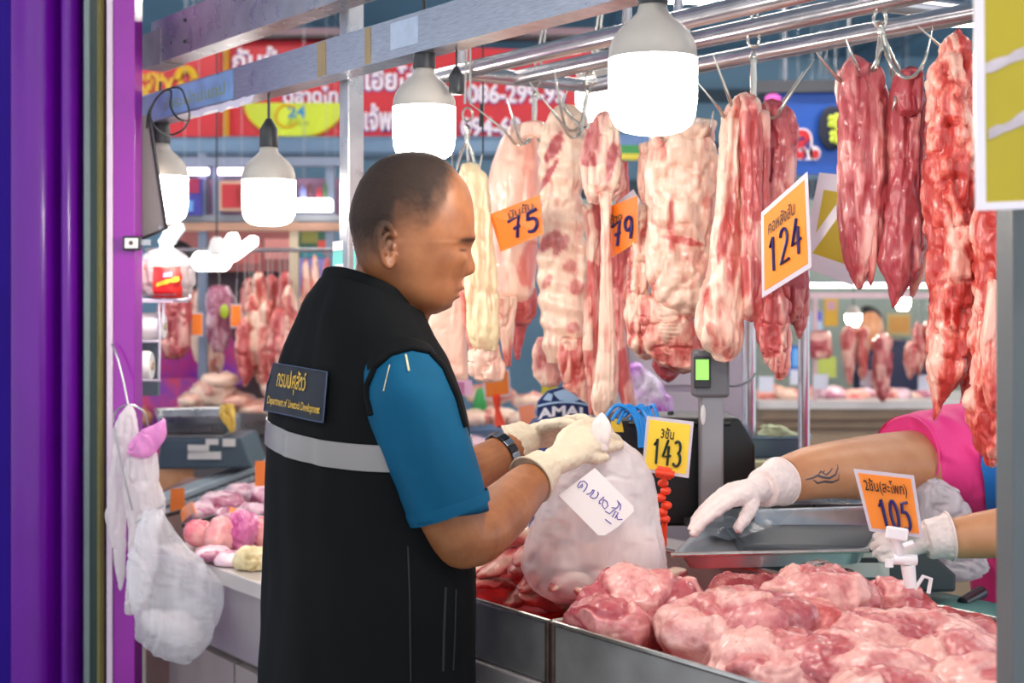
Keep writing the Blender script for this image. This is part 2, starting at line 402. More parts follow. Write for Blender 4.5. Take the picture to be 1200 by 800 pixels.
# ---------------------------------------------------------------- overhead frame
b = thing('steel_beam', 'long brushed steel channel carrying the bulbs over the counter', 'beam', S(0, 0, 1.848))
mb = MB(); sbox(mb, -1.25, 1.42, -.003, .0, 1.848, 1.913); sbox(mb, -1.25, 1.42, 0, .045, 1.848, 1.851); sbox(mb, -1.25, 1.42, 0, .045, 1.91, 1.913)
mb.build('channel', BRUSH, b, smooth=False)
f = lambda px: sOf(px, 0)
sbox(MB(), f(275), f(162), -.0045, -.003, 1.852, 1.909).build('printed_film', M('pale_blue_film', '#7fa3d4', .3, var=.3, scale=18), b, smooth=False)
put_text(MB(), 'ชำระผ่านแอป', lambda u, v: S(f(165) + (f(272) - f(165)) * u, -.0052, 1.862 + .035 * v), .3, .1, .95, .9).build('film_lettering', M('film_ink', '#8f9a58', .5), b, smooth=False)
for px, w in ((379, 9), (433, 6)):
    sbox(MB(), f(px + w / 2), f(px - w / 2), -.0045, -.003, 1.85, 1.911).build('tape_band', M('tape_tan', '#a58a5c', .35, var=.2), b, smooth=False)
sbox(MB(), f(492), f(460), -.0042, -.003, 1.862, 1.906).build('tape_patch', M('tape_pale', '#b9c6dc', .3, var=.15, scale=30), b, smooth=False)
rg = random.Random(4); e = MB(); pts = []
for i in range(15):
    px = 224 + i * 5.4; pts.append((px, S(f(px), -.002, 1.852), S(f(px), -.004 - rg.random() * .006, 1.846 - .012 * rg.random() - .006)))
vs = [p for q in pts for p in q[1:]]; e.add(vs, [(2 * i, 2 * i + 1, 2 * i + 3, 2 * i + 2) for i in range(14)])
e.build('torn_tape', M('torn_tape', '#e4dcea', .4), b)

b = thing('steel_beam', 'upper galvanised channel bolted to the purple jamb', 'beam', S(0, 0, 1.975))
mb = MB(); sbox(mb, -1.25, 1.28, -.003, 0, 1.975, 2.07); sbox(mb, -1.25, 1.28, 0, .05, 1.975, 1.978); sbox(mb, -1.25, 1.28, 0, .05, 2.067, 2.07)
mb.build('channel', STEEL, b, smooth=False)
f0 = f(190)
sbox(MB(), f(190), f(168), -.004, .05, 1.972, 2.05).build('bracket_plate', STEEL2, b, smooth=False)
for z in (2.0, 2.045):
    c = S(f(219), -.003, z); MB().lathe([(.004, 0), (.004, .004)], c, 10, -Vv).build('bolt', DARK, b)
def square_post(label, px, t, w, z0, z1):
    s = sOf(px, t); return sbox(MB(), s - w / 2, s + w / 2, t - w / 2, t + w / 2, z0, z1).build('steel_post', STEEL, None, label, 'post', bev=.003, smooth=False)
square_post('square polished steel post standing behind the man with the vest', 412, .075, .034, .91, 3.3)

rk = thing('hanging_rack', 'overhead rack of round steel rails that the meat hangs from', 'rack', S(-.4, .6, 1.93))
RZ, RR = 1.93, .0175
ends = {}
for t, px in ((.45, 512), (.6, 605), (.8, 690)):
    s0 = sOf(px, t); ends[t] = s0
    MB().tube([S(s0, t, RZ), S(-1.15, t, RZ)], RR, 16).build('rail', RAILM, rk)
MB().tube([S(ends[.6], .6, RZ), S(ends[.6], .45, RZ)], RR * .95, 16).build('cross_tube', RAILM, rk)
MB().tube([S(ends[.8], .8, RZ), S(ends[.8], .45, RZ + .001)], RR * .9, 16).build('cross_tube', RAILM, rk)
MB().tube([at(985, -3, 2.55), at(1180, 20, 2.9)], RR, 16).build('cross_tube', RAILM, rk)
for t, s in ((.45, sOf(735, .45)), (.6, sOf(795, .6)), (.45, sOf(540, .45)), (.8, -.95)):
    MB().tube([S(s, t, RZ), S(s, t, 3.3)], .009, 10).build('drop_tube', RAILM, rk)
# grey post in the foreground
gp = thing('steel_post', 'grey upright steel post at the open end of the counter', 'post', at(1200, 352, 1.40) * Vector((1, 1, 0)))
p0 = at(1200, 352, 1.40)
MB().box((p0.x, p0.y, 1.65), .038, .05, 3.3).build('post', M('post_grey', '#5f6668', .5, .1, var=.08), gp, smooth=False, bev=.002)

# ---------------------------------------------------------------- bulbs
SHELL = M('bulb_shell', '#b3aca4', .4, var=.03)
def bulb(px, pyb, Rpx, Y, label, cordtop=2.2):
    R = Rpx * Y / F; c = at(px, pyb, Y); t = thing('pendant_bulb', label, 'light bulb', c, 'white pendant bulbs of the market')
    dif = [(.02, 0), (.4, .02), (.68, .09), (.86, .22), (.95, .42), (1, .8), (1, 1.7)]
    MB().lathe([(r * R, h * R) for r, h in dif], c, 32, capt=False).build('diffuser', glow('bulb_glow', '#fff6ea', BULB_E), t, ang=80)
    sh = [(1.0, 1.7), (1.0, 1.76), (.98, 1.95), (.9, 2.18), (.72, 2.42), (.5, 2.6), (.36, 2.75), (.31, 2.95)]
    MB().lathe([(r * R, h * R) for r, h in sh], c, 32, capb=False).build('housing', SHELL, t, ang=80)
    MB().lathe([(.34 * R, 2.93 * R), (.36 * R, 3.0 * R), (.33 * R, 3.6 * R), (.25 * R, 3.75 * R), (.1 * R, 4.0 * R)], c, 20).build('socket', DARK, t)
    MB().tube([c + Zv * (3.9 * R), c + Zv * (3.9 * R + .08), Vector((c.x, c.y, max(cordtop, c.z + 4.2 * R)))], .0028, 8).build('cord', DARK, t)
bulb(765, 158, 52, 1.89, 'large white pendant bulb hanging by the hooks of the rib slab', 1.85)
bulb(497, 189, 37, 2.345, "white pendant bulb hanging above the man's head", 1.85)
bulb(315, 265, 31.5, 2.80, 'white pendant bulb on a long cord below the red sign', 1.85)
bulb(188, 262, 32, 3.26, 'white pendant bulb half hidden behind the tilted grey board', 1.85)
bulb(703, 142, 28, 3.6, 'smaller white pendant bulb behind the largest bulb', 3.3)
# loose black cable over the beam
cp = [(172, 150, 3.05), (175, 130, 3.03), (190, 108, 3.0), (210, 103, 2.98), (218, 118, 3.0), (222, 135, 3.02), (216, 150, 3.02), (200, 158, 3.02), (183, 150, 3.0), (176, 132, 2.99), (186, 112, 2.98), (200, 106, 2.97), (200, 125, 2.97), (208, 138, 2.97), (220, 143, 2.98)]
def smooth_path(P, n=6):
    P = [Vector(p) for p in P]; out = []
    for i in range(len(P) - 1):
        a, b_, c, d = P[max(i - 1, 0)], P[i], P[i + 1], P[min(i + 2, len(P) - 1)]
        for k in range(n):
            t = k / n; out.append(.5 * ((2 * b_) + (c - a) * t + (2 * a - 5 * b_ + 4 * c - d) * t * t + (3 * b_ - a - 3 * c + d) * t ** 3))
    return out + [P[-1]]
MB().tube(smooth_path([at(*p) for p in cp]), .0022, 8).build('cable', M('black_cable', '#0c0d10', .4), None, 'loose coil of thin black cable over the steel beam', 'cable')

# ================================================================ meat
PALE = meat('pale_pork', '#c4564f', '#f0cdb6', '#e39c8a', grain=(55, 55, 12))
RIBM = meat('rib_pork', '#b85a5c', '#efd3bb', '#e3aa9c', grain=(50, 50, 14), speck=.3)
PINK = meat('pink_pork', '#c0504f', '#eab3a2', '#d97d76', grain=(70, 70, 12))
REDM = meat('dark_loin', '#ad4048', '#e9aea2', '#c96a69', grain=(75, 75, 9), speck=.45)
BONE = meat('red_bone', '#c23a32', '#f4b8a4', '#e6705f', grain=(75, 75, 30), speck=.9)
SKIN = meat('pork_skin', '#e8867a', '#f6cdb8', '#f1aa98', grain=(25, 25, 8), speck=.2, rough=.3)
HAM = meat('ham_pork', '#b04e55', '#e6aaa0', '#cd7a79', grain=(34, 34, 34), speck=.6, rough=.26)
FATM = meat('yellow_fat', '#d99a78', '#f1ddb0', '#ecc39c', grain=(40, 40, 14), speck=.3)
LILAC = meat('lilac_offal', '#a9617c', '#e3c1cc', '#cf93a8', grain=(40, 40, 40), speck=.6, rough=.22)
ROSE = meat('rose_pork', '#d2476b', '#f2b0ad', '#e97f8b', grain=(20, 20, 20), speck=.3, rough=.18)

def resample(rows, n):
    R = np.array(rows, float); y = np.linspace(R[0, 0], R[-1, 0], n)
    l = np.interp(y, R[:, 0], R[:, 1]); r = np.interp(y, R[:, 0], R[:, 2])
    k = np.array([1, 3, 5, 3, 1.]) / 13
    for _ in range(3):
        for a in (l, r):
            p = np.pad(a, 2, 'edge'); p[:2] = 2 * a[0] - a[2:0:-1]; p[-2:] = 2 * a[-1] - a[-2:-4:-1]; a[:] = np.convolve(p, k, 'valid')
    return y, l, r
def hang_geo(mb, rows, Y, depth, seed=0, seg=76, n=110, fold=.010, fine=.003, fs=(.022, .05, .11), bias=.45, contrast=1.0, turn=0.0, spots=(), rag=.6, stripes=None, ribs=None, flatp=.8, swirl=0.0):
    """a hanging cut: side outline in rows (py, left, right) at depth Y, solid, with folds along its length"""
    y, l, r = resample(rows, n); k = Y / F
    xc = ((l + r) / 2 - 600) * k; hw = np.maximum((r - l) / 2 * k, .002); z = CAMZ - (y - HY) * k
    u = np.linspace(0, 1, n); end = np.minimum(1, np.minimum(u / .05, (1 - u) / .07)) ** .5
    dp = depth / 2 * np.clip(hw / hw.max(), .2, 1) ** .5 * np.maximum(end, .12)
    th = np.linspace(0, 2 * math.pi, seg, endpoint=False); c, s = np.cos(th), np.sin(th)
    cx = np.sign(c) * np.abs(c) ** flatp; sy = np.sign(s) * np.abs(s) ** flatp
    lx = hw[:, None] * cx; X = xc[:, None] + lx; YY = Y + dp[:, None] * sy + turn * lx; Z = np.repeat(z[:, None], seg, 1)
    nx = c[None] * dp[:, None]; ny = s[None] * hw[:, None]; nl = np.sqrt(nx ** 2 + ny ** 2) + 1e-9; nx /= nl; ny /= nl
    P = np.stack([X.ravel(), YY.ravel(), Z.ravel()], 1)
    Q = P.copy()
    if swirl: Q[:, 0] += swirl * vn(P / .09, seed + 77)
    f1 = fbm(Q / np.array(fs), seed, 2); cre = -np.exp(-(vn(Q / np.array(fs) * 1.3, seed + 5) / .12) ** 2)
    f2 = fbm(P / np.array((.010, .010, .03)), seed + 9, 2)
    rid = 1 - np.abs(vn(Q / np.array(fs) * .8 + 4.2, seed + 41)) * 2.2; cre2 = -np.exp(-(vn(Q / np.array((.016, .03, .05)) + 2, seed + 55) / .1) ** 2)
    d = fold * (.9 * f1 + .9 * cre + .35 * rid + .4 * cre2) + fine * (f2 + .5 * vn(P / np.array((.004, .004, .012)), seed + 61))
    if ribs:
        d += ribs[1] * np.sin(P[:, 2] * 2 * math.pi / ribs[0] + 2 * P[:, 0] / .06)
    lim = np.repeat(np.minimum(hw, .03) / .03, seg); d = d * lim
    P[:, 0] += nx.ravel() * d * (rag + (1 - rag) * np.abs(ny.ravel())); P[:, 1] += ny.ravel() * d
    P[:, 2] += .5 * fine * vn(P / .02, seed + 31)
    blot = vn(Q / np.array((.03, .05, .06)) + 7, seed + 71)
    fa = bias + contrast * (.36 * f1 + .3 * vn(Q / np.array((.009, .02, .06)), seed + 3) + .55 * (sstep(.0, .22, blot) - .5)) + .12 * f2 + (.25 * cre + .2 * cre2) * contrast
    if stripes:
        fa += stripes[1] * np.sin(np.repeat(th[None], n, 0).ravel() * stripes[0] + 1.5 * vn(Q / np.array((.05, .05, .15)), seed + 11))
    if spots:
        spx = P[:, 0] / P[:, 1] * F + 600; spy = HY - (P[:, 2] - CAMZ) / P[:, 1] * F
        for sx, sy_, rx, ry, rot, val in spots:
            a = math.radians(rot); ux = (spx - sx) * math.cos(a) + (spy - sy_) * math.sin(a); uy = -(spx - sx) * math.sin(a) + (spy - sy_) * math.cos(a)
            w = 1 - sstep(.75, 1.1, np.sqrt((ux / rx) ** 2 + (uy / ry) ** 2) + .12 * f2); w = w * (ny.ravel() < .2)
            fa = fa * (1 - w) + val * w
    vs = [tuple(p) for p in P]; fat = list(fa)
    fs_ = [(i * seg + j, i * seg + (j + 1) % seg, (i + 1) * seg + (j + 1) % seg, (i + 1) * seg + j) for i in range(n - 1) for j in range(seg)]
    for i in (0, n - 1):
        vs.append((xc[i], Y, z[i] + (.004 if i == 0 else -.004))); fat.append(fat[i * seg]); j0 = len(vs) - 1
        fs_ += [(i * seg + j, i * seg + (j + 1) % seg, j0) if i else (i * seg + (j + 1) % seg, i * seg + j, j0) for j in range(seg)]
    mb.add(vs, fs_, fat); return mb
HANG = 'pork cuts hung from the rack'
def hung(name, label, mat, pieces, group=HANG, cat='meat', parts=('cut',), hookz=None):
    """pieces: list of (rows, Y, depth, kwargs[, mat]); the first is the main cut, others are its flaps"""
    R0 = pieces[0][0]; mid = (R0[0][1] + R0[0][2]) / 2
    if len(pieces) == 1 and not hookz:
        p = pieces[0]; return hang_geo(MB(), p[0], p[1], p[2], **p[3]).build(name, mat, None, label, cat, group, fat=True, ang=180, orig=at(mid, R0[0][0], p[1]))
    t = thing(name, label, cat, at(mid, R0[0][0], pieces[0][1]), group)
    for i, p in enumerate(pieces):
        hang_geo(MB(), p[0], p[1], p[2], **p[3]).build(parts[min(i, len(parts) - 1)], p[4] if len(p) > 4 else mat, t, fat=True, ang=180)
    if hookz: c = at(mid, R0[0][0] + 6, pieces[0][1]); MB().tube([c, Vector((c.x, c.y, hookz))], .0016, 6).build('hook', STEEL2, t)
    return t
hy = lambda px, t=.6: ydepth(px, t)

# skin slab and hock behind the man's face
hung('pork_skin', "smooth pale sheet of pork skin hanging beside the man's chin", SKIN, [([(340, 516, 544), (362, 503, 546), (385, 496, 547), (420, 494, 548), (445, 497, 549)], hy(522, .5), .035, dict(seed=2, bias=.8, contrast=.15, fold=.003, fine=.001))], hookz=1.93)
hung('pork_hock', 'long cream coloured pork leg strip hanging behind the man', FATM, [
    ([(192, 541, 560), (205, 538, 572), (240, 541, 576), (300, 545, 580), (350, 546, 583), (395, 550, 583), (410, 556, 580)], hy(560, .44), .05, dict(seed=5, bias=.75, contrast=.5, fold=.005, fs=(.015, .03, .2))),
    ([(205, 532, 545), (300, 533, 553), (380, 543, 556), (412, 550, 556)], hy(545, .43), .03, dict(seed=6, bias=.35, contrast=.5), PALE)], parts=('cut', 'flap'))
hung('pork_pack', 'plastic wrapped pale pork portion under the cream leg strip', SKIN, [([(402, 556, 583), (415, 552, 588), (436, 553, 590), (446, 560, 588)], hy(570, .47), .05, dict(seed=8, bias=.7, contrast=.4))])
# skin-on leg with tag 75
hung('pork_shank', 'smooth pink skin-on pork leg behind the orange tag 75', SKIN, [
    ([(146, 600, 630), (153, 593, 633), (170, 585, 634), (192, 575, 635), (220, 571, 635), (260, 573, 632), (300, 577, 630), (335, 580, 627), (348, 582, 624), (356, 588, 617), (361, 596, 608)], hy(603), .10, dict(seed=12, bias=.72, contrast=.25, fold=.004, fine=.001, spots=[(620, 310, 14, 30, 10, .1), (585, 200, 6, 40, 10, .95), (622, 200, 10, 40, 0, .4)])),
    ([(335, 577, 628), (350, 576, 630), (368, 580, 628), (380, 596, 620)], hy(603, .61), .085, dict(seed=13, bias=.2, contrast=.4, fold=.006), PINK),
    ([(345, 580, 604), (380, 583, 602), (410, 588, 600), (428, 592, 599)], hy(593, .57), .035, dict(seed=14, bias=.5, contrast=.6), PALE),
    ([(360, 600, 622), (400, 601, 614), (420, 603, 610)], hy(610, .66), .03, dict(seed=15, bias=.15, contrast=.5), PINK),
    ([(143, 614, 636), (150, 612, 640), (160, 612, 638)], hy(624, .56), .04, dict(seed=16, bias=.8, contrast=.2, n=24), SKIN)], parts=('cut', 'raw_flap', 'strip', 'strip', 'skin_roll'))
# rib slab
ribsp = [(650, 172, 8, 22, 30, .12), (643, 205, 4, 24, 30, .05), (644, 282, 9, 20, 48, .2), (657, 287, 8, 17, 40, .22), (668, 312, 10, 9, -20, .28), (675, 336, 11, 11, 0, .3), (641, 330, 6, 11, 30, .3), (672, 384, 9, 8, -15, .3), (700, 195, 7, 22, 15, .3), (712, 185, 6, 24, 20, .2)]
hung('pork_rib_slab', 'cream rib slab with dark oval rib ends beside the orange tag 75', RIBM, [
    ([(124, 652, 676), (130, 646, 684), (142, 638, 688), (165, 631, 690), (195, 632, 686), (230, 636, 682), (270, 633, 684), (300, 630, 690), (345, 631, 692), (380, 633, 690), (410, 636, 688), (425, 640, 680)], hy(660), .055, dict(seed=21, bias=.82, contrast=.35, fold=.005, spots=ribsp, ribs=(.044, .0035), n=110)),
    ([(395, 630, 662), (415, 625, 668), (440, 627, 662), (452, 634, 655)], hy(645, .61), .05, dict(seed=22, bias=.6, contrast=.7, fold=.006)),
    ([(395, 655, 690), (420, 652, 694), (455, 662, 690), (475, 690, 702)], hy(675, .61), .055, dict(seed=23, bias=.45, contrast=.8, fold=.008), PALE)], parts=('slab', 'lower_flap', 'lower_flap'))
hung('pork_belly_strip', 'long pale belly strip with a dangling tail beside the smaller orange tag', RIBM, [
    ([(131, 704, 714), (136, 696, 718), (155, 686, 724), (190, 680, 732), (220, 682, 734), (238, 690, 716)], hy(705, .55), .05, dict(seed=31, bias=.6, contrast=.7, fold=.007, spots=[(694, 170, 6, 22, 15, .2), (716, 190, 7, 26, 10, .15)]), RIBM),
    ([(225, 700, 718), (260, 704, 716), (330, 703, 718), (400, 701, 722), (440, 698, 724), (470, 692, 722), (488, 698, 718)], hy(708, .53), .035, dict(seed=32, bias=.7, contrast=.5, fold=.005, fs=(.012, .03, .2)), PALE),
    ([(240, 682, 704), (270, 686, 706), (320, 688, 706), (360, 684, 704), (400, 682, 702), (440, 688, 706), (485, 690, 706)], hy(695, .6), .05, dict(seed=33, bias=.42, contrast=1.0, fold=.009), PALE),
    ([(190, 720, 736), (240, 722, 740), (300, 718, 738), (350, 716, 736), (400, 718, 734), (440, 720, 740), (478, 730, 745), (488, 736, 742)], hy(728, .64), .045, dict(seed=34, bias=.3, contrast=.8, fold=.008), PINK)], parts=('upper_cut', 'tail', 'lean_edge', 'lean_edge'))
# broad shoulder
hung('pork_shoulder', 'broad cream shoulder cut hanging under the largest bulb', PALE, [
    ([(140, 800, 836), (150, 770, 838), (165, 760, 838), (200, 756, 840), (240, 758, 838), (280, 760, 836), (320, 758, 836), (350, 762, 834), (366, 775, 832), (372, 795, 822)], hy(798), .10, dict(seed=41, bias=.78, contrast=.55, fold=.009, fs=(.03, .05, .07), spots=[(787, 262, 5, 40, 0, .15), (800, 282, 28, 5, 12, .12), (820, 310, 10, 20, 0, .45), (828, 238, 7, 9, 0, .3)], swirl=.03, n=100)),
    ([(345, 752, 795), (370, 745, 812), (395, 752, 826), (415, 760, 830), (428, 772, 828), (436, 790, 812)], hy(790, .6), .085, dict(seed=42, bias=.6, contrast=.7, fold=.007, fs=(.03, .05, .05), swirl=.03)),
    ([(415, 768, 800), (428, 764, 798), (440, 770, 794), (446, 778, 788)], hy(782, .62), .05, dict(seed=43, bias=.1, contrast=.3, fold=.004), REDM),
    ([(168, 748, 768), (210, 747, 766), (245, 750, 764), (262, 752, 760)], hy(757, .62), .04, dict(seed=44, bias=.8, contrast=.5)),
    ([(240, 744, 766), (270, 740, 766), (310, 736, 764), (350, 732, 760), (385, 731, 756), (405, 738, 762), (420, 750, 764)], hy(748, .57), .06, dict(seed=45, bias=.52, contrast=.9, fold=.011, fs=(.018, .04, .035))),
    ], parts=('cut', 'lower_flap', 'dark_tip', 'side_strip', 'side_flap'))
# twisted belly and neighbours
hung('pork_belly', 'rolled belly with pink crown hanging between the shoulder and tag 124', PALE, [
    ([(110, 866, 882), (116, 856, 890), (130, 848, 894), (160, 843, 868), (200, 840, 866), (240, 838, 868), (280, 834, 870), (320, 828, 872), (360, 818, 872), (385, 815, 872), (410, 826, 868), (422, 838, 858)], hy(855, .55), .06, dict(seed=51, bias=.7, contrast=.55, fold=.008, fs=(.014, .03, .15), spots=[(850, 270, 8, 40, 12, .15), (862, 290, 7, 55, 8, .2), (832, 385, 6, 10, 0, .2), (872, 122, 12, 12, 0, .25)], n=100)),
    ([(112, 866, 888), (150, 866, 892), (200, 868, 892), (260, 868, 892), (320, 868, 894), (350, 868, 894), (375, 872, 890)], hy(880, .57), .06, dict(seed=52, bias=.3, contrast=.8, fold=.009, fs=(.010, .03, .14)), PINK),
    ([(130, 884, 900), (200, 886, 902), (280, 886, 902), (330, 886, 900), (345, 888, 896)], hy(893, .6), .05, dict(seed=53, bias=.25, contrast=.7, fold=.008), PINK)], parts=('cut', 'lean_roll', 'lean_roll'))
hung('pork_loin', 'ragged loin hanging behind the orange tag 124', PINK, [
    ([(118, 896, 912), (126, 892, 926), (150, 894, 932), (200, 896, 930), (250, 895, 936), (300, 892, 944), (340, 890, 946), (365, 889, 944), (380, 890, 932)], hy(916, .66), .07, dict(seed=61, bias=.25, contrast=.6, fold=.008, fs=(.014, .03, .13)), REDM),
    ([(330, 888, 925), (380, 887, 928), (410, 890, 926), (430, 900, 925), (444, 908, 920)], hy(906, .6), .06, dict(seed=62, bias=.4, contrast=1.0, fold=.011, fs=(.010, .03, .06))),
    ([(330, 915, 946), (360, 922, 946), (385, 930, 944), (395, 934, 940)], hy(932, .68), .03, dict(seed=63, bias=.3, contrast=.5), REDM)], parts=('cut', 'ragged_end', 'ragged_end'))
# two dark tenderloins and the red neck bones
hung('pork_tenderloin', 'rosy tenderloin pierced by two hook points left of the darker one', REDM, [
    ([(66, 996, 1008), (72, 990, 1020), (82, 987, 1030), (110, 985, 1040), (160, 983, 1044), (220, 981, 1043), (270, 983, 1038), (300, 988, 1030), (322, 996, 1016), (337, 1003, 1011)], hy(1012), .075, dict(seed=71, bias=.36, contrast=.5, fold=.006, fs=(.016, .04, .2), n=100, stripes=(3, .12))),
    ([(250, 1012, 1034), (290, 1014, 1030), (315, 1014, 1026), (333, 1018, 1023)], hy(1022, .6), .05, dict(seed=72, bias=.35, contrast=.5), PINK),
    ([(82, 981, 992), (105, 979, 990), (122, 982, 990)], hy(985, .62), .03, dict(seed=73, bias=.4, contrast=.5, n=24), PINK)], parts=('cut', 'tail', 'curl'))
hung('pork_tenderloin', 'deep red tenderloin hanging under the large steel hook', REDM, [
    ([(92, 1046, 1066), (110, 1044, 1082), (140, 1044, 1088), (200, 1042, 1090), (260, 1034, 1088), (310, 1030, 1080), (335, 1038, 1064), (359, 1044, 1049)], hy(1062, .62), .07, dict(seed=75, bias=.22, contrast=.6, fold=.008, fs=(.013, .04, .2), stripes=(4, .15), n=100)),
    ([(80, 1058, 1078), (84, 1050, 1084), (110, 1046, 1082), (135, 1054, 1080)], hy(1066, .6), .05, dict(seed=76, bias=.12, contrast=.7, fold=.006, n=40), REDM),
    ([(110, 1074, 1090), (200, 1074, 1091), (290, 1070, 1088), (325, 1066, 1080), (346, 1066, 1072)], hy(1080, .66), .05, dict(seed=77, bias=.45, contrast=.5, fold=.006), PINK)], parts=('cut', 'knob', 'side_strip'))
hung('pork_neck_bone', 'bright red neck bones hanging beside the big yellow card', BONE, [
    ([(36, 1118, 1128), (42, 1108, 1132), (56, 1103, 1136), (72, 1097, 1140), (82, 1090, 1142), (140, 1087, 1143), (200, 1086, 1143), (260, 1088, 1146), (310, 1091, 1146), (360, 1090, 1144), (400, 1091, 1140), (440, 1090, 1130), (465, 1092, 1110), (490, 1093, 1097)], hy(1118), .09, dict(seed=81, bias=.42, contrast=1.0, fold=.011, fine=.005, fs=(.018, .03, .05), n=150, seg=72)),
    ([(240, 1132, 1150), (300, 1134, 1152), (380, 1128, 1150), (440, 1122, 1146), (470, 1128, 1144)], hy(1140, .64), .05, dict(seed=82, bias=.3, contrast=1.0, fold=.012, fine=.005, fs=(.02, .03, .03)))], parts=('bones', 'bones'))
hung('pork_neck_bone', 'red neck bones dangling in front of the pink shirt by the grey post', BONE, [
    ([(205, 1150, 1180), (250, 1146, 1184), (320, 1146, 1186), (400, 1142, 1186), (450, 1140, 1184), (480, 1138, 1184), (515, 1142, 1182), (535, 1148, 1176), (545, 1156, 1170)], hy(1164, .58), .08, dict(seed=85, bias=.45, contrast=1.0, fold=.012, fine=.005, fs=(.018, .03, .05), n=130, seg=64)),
    ([(330, 1158, 1172), (400, 1148, 1168), (450, 1150, 1170), (480, 1158, 1176)], hy(1160, .53), .035, dict(seed=86, bias=.75, contrast=.6, fold=.006))], parts=('bones', 'pale_strip'))

# ---------------------------------------------------------------- hooks
def hook(label, strap, eye, body, prongs, Y, r=.0032):
    t = thing('meat_hook', label, 'hook', at(*body[-1], Y), 'steel meat hooks on the rails')
    w = lambda L, dy=0: smooth_path([at(p[0], p[1], Y + dy + (p[2] if len(p) > 2 else 0)) for p in L], 5)
    top = at(*strap[0], Y); bot = at(*strap[-1], Y); sd = Vector((.006, 0, 0))
    for k in (-1, 1): MB().tube([top + sd * (k * .5), bot + sd * k], r * .75, 8).build('link', HOOKM, t)
    MB().tube([at(eye[0], eye[1], Y) + Vector((.010 * math.cos(a), 0, .014 * math.sin(a))) for a in np.linspace(0, 2 * math.pi, 17)], r * .8, 8).build('ring', HOOKM, t)
    a, b_ = at(*body[0], Y), at(*body[-1], Y); d = b_ - a
    MB().tube([a, a + d * .15, a + d * .3, a + d * .6, b_], [r, r * 2.3, r * 1.6, r * 2.0, r * 1.5], 10, 'round').build('swivel', HOOKM, t)
    for p in prongs:
        L = w(p); n = len(L); MB().tube(L, [r * (1 if i < n * .7 else 1 - .85 * (i - n * .7) / (n * .3)) for i in range(n)], 8, 'round').build('prong', HOOKM, t)
Yh = hy(549, .43)
hook('steel hook with closed prongs holding the cream leg strip', [(549, 40), (548, 122)], (548, 134), [(548, 146), (547, 168)], [[(547, 166), (540, 180), (535, 200)], [(547, 166), (554, 182), (558, 200)], [(547, 168), (549, 190), (548, 205, .02), (560, 200, .03), (565, 180, .03)]], Yh)
hook('steel hook holding the skin-on leg behind tag 75', [(641, 14), (629, 84)], (627, 94), [(627, 106), (626, 143)], [[(626, 142), (622, 160), (606, 170, .02), (590, 152, -.03), (552, 122, -.05)], [(626, 142), (620, 165), (610, 165, -.02), (602, 140, -.04), (594, 115, -.05)], [(626, 140), (632, 165), (648, 165, .02)]], hy(627))
hook('steel hook holding the rib slab and belly strip', [(706, 0), (695, 80)], (692, 92), [(690, 102), (684, 132)], [[(685, 130), (680, 155), (668, 160, -.02), (655, 140, -.05), (622, 98, -.07)], [(685, 130), (678, 150), (664, 150, -.01), (656, 120, -.03), (649, 78, -.04)], [(685, 130), (690, 150), (672, 140, .02), (660, 122, .02), (665, 106, .02)], [(685, 132), (700, 160), (715, 150, -.02), (722, 125, -.03)]], hy(680))
hook('steel hook holding the rolled belly and the ragged loin', [(886, -8), (883, 38)], (883, 46), [(883, 60), (883, 112)], [[(882, 110), (876, 130), (862, 132, -.03), (852, 108, -.05), (836, 64, -.06)], [(882, 110), (872, 135), (850, 138, -.02), (842, 126, -.05), (817, 96, -.06)], [(884, 110), (892, 132), (908, 138, -.02), (918, 123, -.04), (954, 70, -.06)], [(884, 110), (890, 128), (906, 128, .02), (918, 118, .02), (941, 84, .02)]], hy(883))
hook('steel hook whose points pierce the shoulder behind the largest bulb', [(806, 20), (804, 92)], (804, 104), [(804, 116), (804, 138)], [[(804, 136), (800, 160), (780, 165, -.03), (768, 150, -.05), (752, 135, -.05)], [(804, 136), (812, 160), (830, 160, -.02), (836, 130, -.03)]], hy(804))
hook('large double steel hook between the two tenderloins', [(1033, -10), (1031, 16)], (1031, 22), [(1031, 26), (1033, 40)], [
    [(1032, 38), (1029, 60), (1026, 80), (1010, 92, .02), (1004, 78, -.05), (992, 46, -.06)], [(1032, 38), (1028, 70), (1000, 100, .03), (982, 92, .02), (956, 61, .0)],
    [(1034, 38), (1037, 58), (1046, 78, -.05), (1060, 91, -.07), (1075, 86, -.07), (1085, 66, -.06), (1094, 28, -.05)], [(1034, 38), (1044, 78), (1050, 110, -.05), (1046, 130, -.05)],
    [(1034, 40), (1060, 90, .04), (1100, 95, .04), (1118, 75, -.05), (1110, 62, -.08), (1075, 30, -.09)]], hy(1032), .0036)
ls = thing('lamp_socket', 'empty dark lamp socket on a short cord beside the bulb above the man', 'socket', at(535, 111, 2.3))
MB().lathe([(.010, 0), (.0125, .004), (.0125, .03), (.008, .036), (.003, .045)], at(535, 111, 2.3), 16).build('socket', DARK, ls)
MB().tube([at(535, 80, 2.3), Vector((at(535, 80, 2.3).x, 2.3, 1.86))], .0018, 6).build('cord', DARK, ls)
ck_ = thing('cord_switch', 'thin black cord with an inline switch before the red sign', 'cord', at(565, 185, 3.1))
MB().tube([Vector((at(566, 100, 3.1).x, 3.1, 3.3)), at(566, 125, 3.1), at(566, 182, 3.1)], .002, 6).build('cord', DARK, ck_)
MB().tube([at(565, 122, 3.1), at(563, 148, 3.1)], [.005, .004], 8, 'round').build('switch', DARK, ck_)

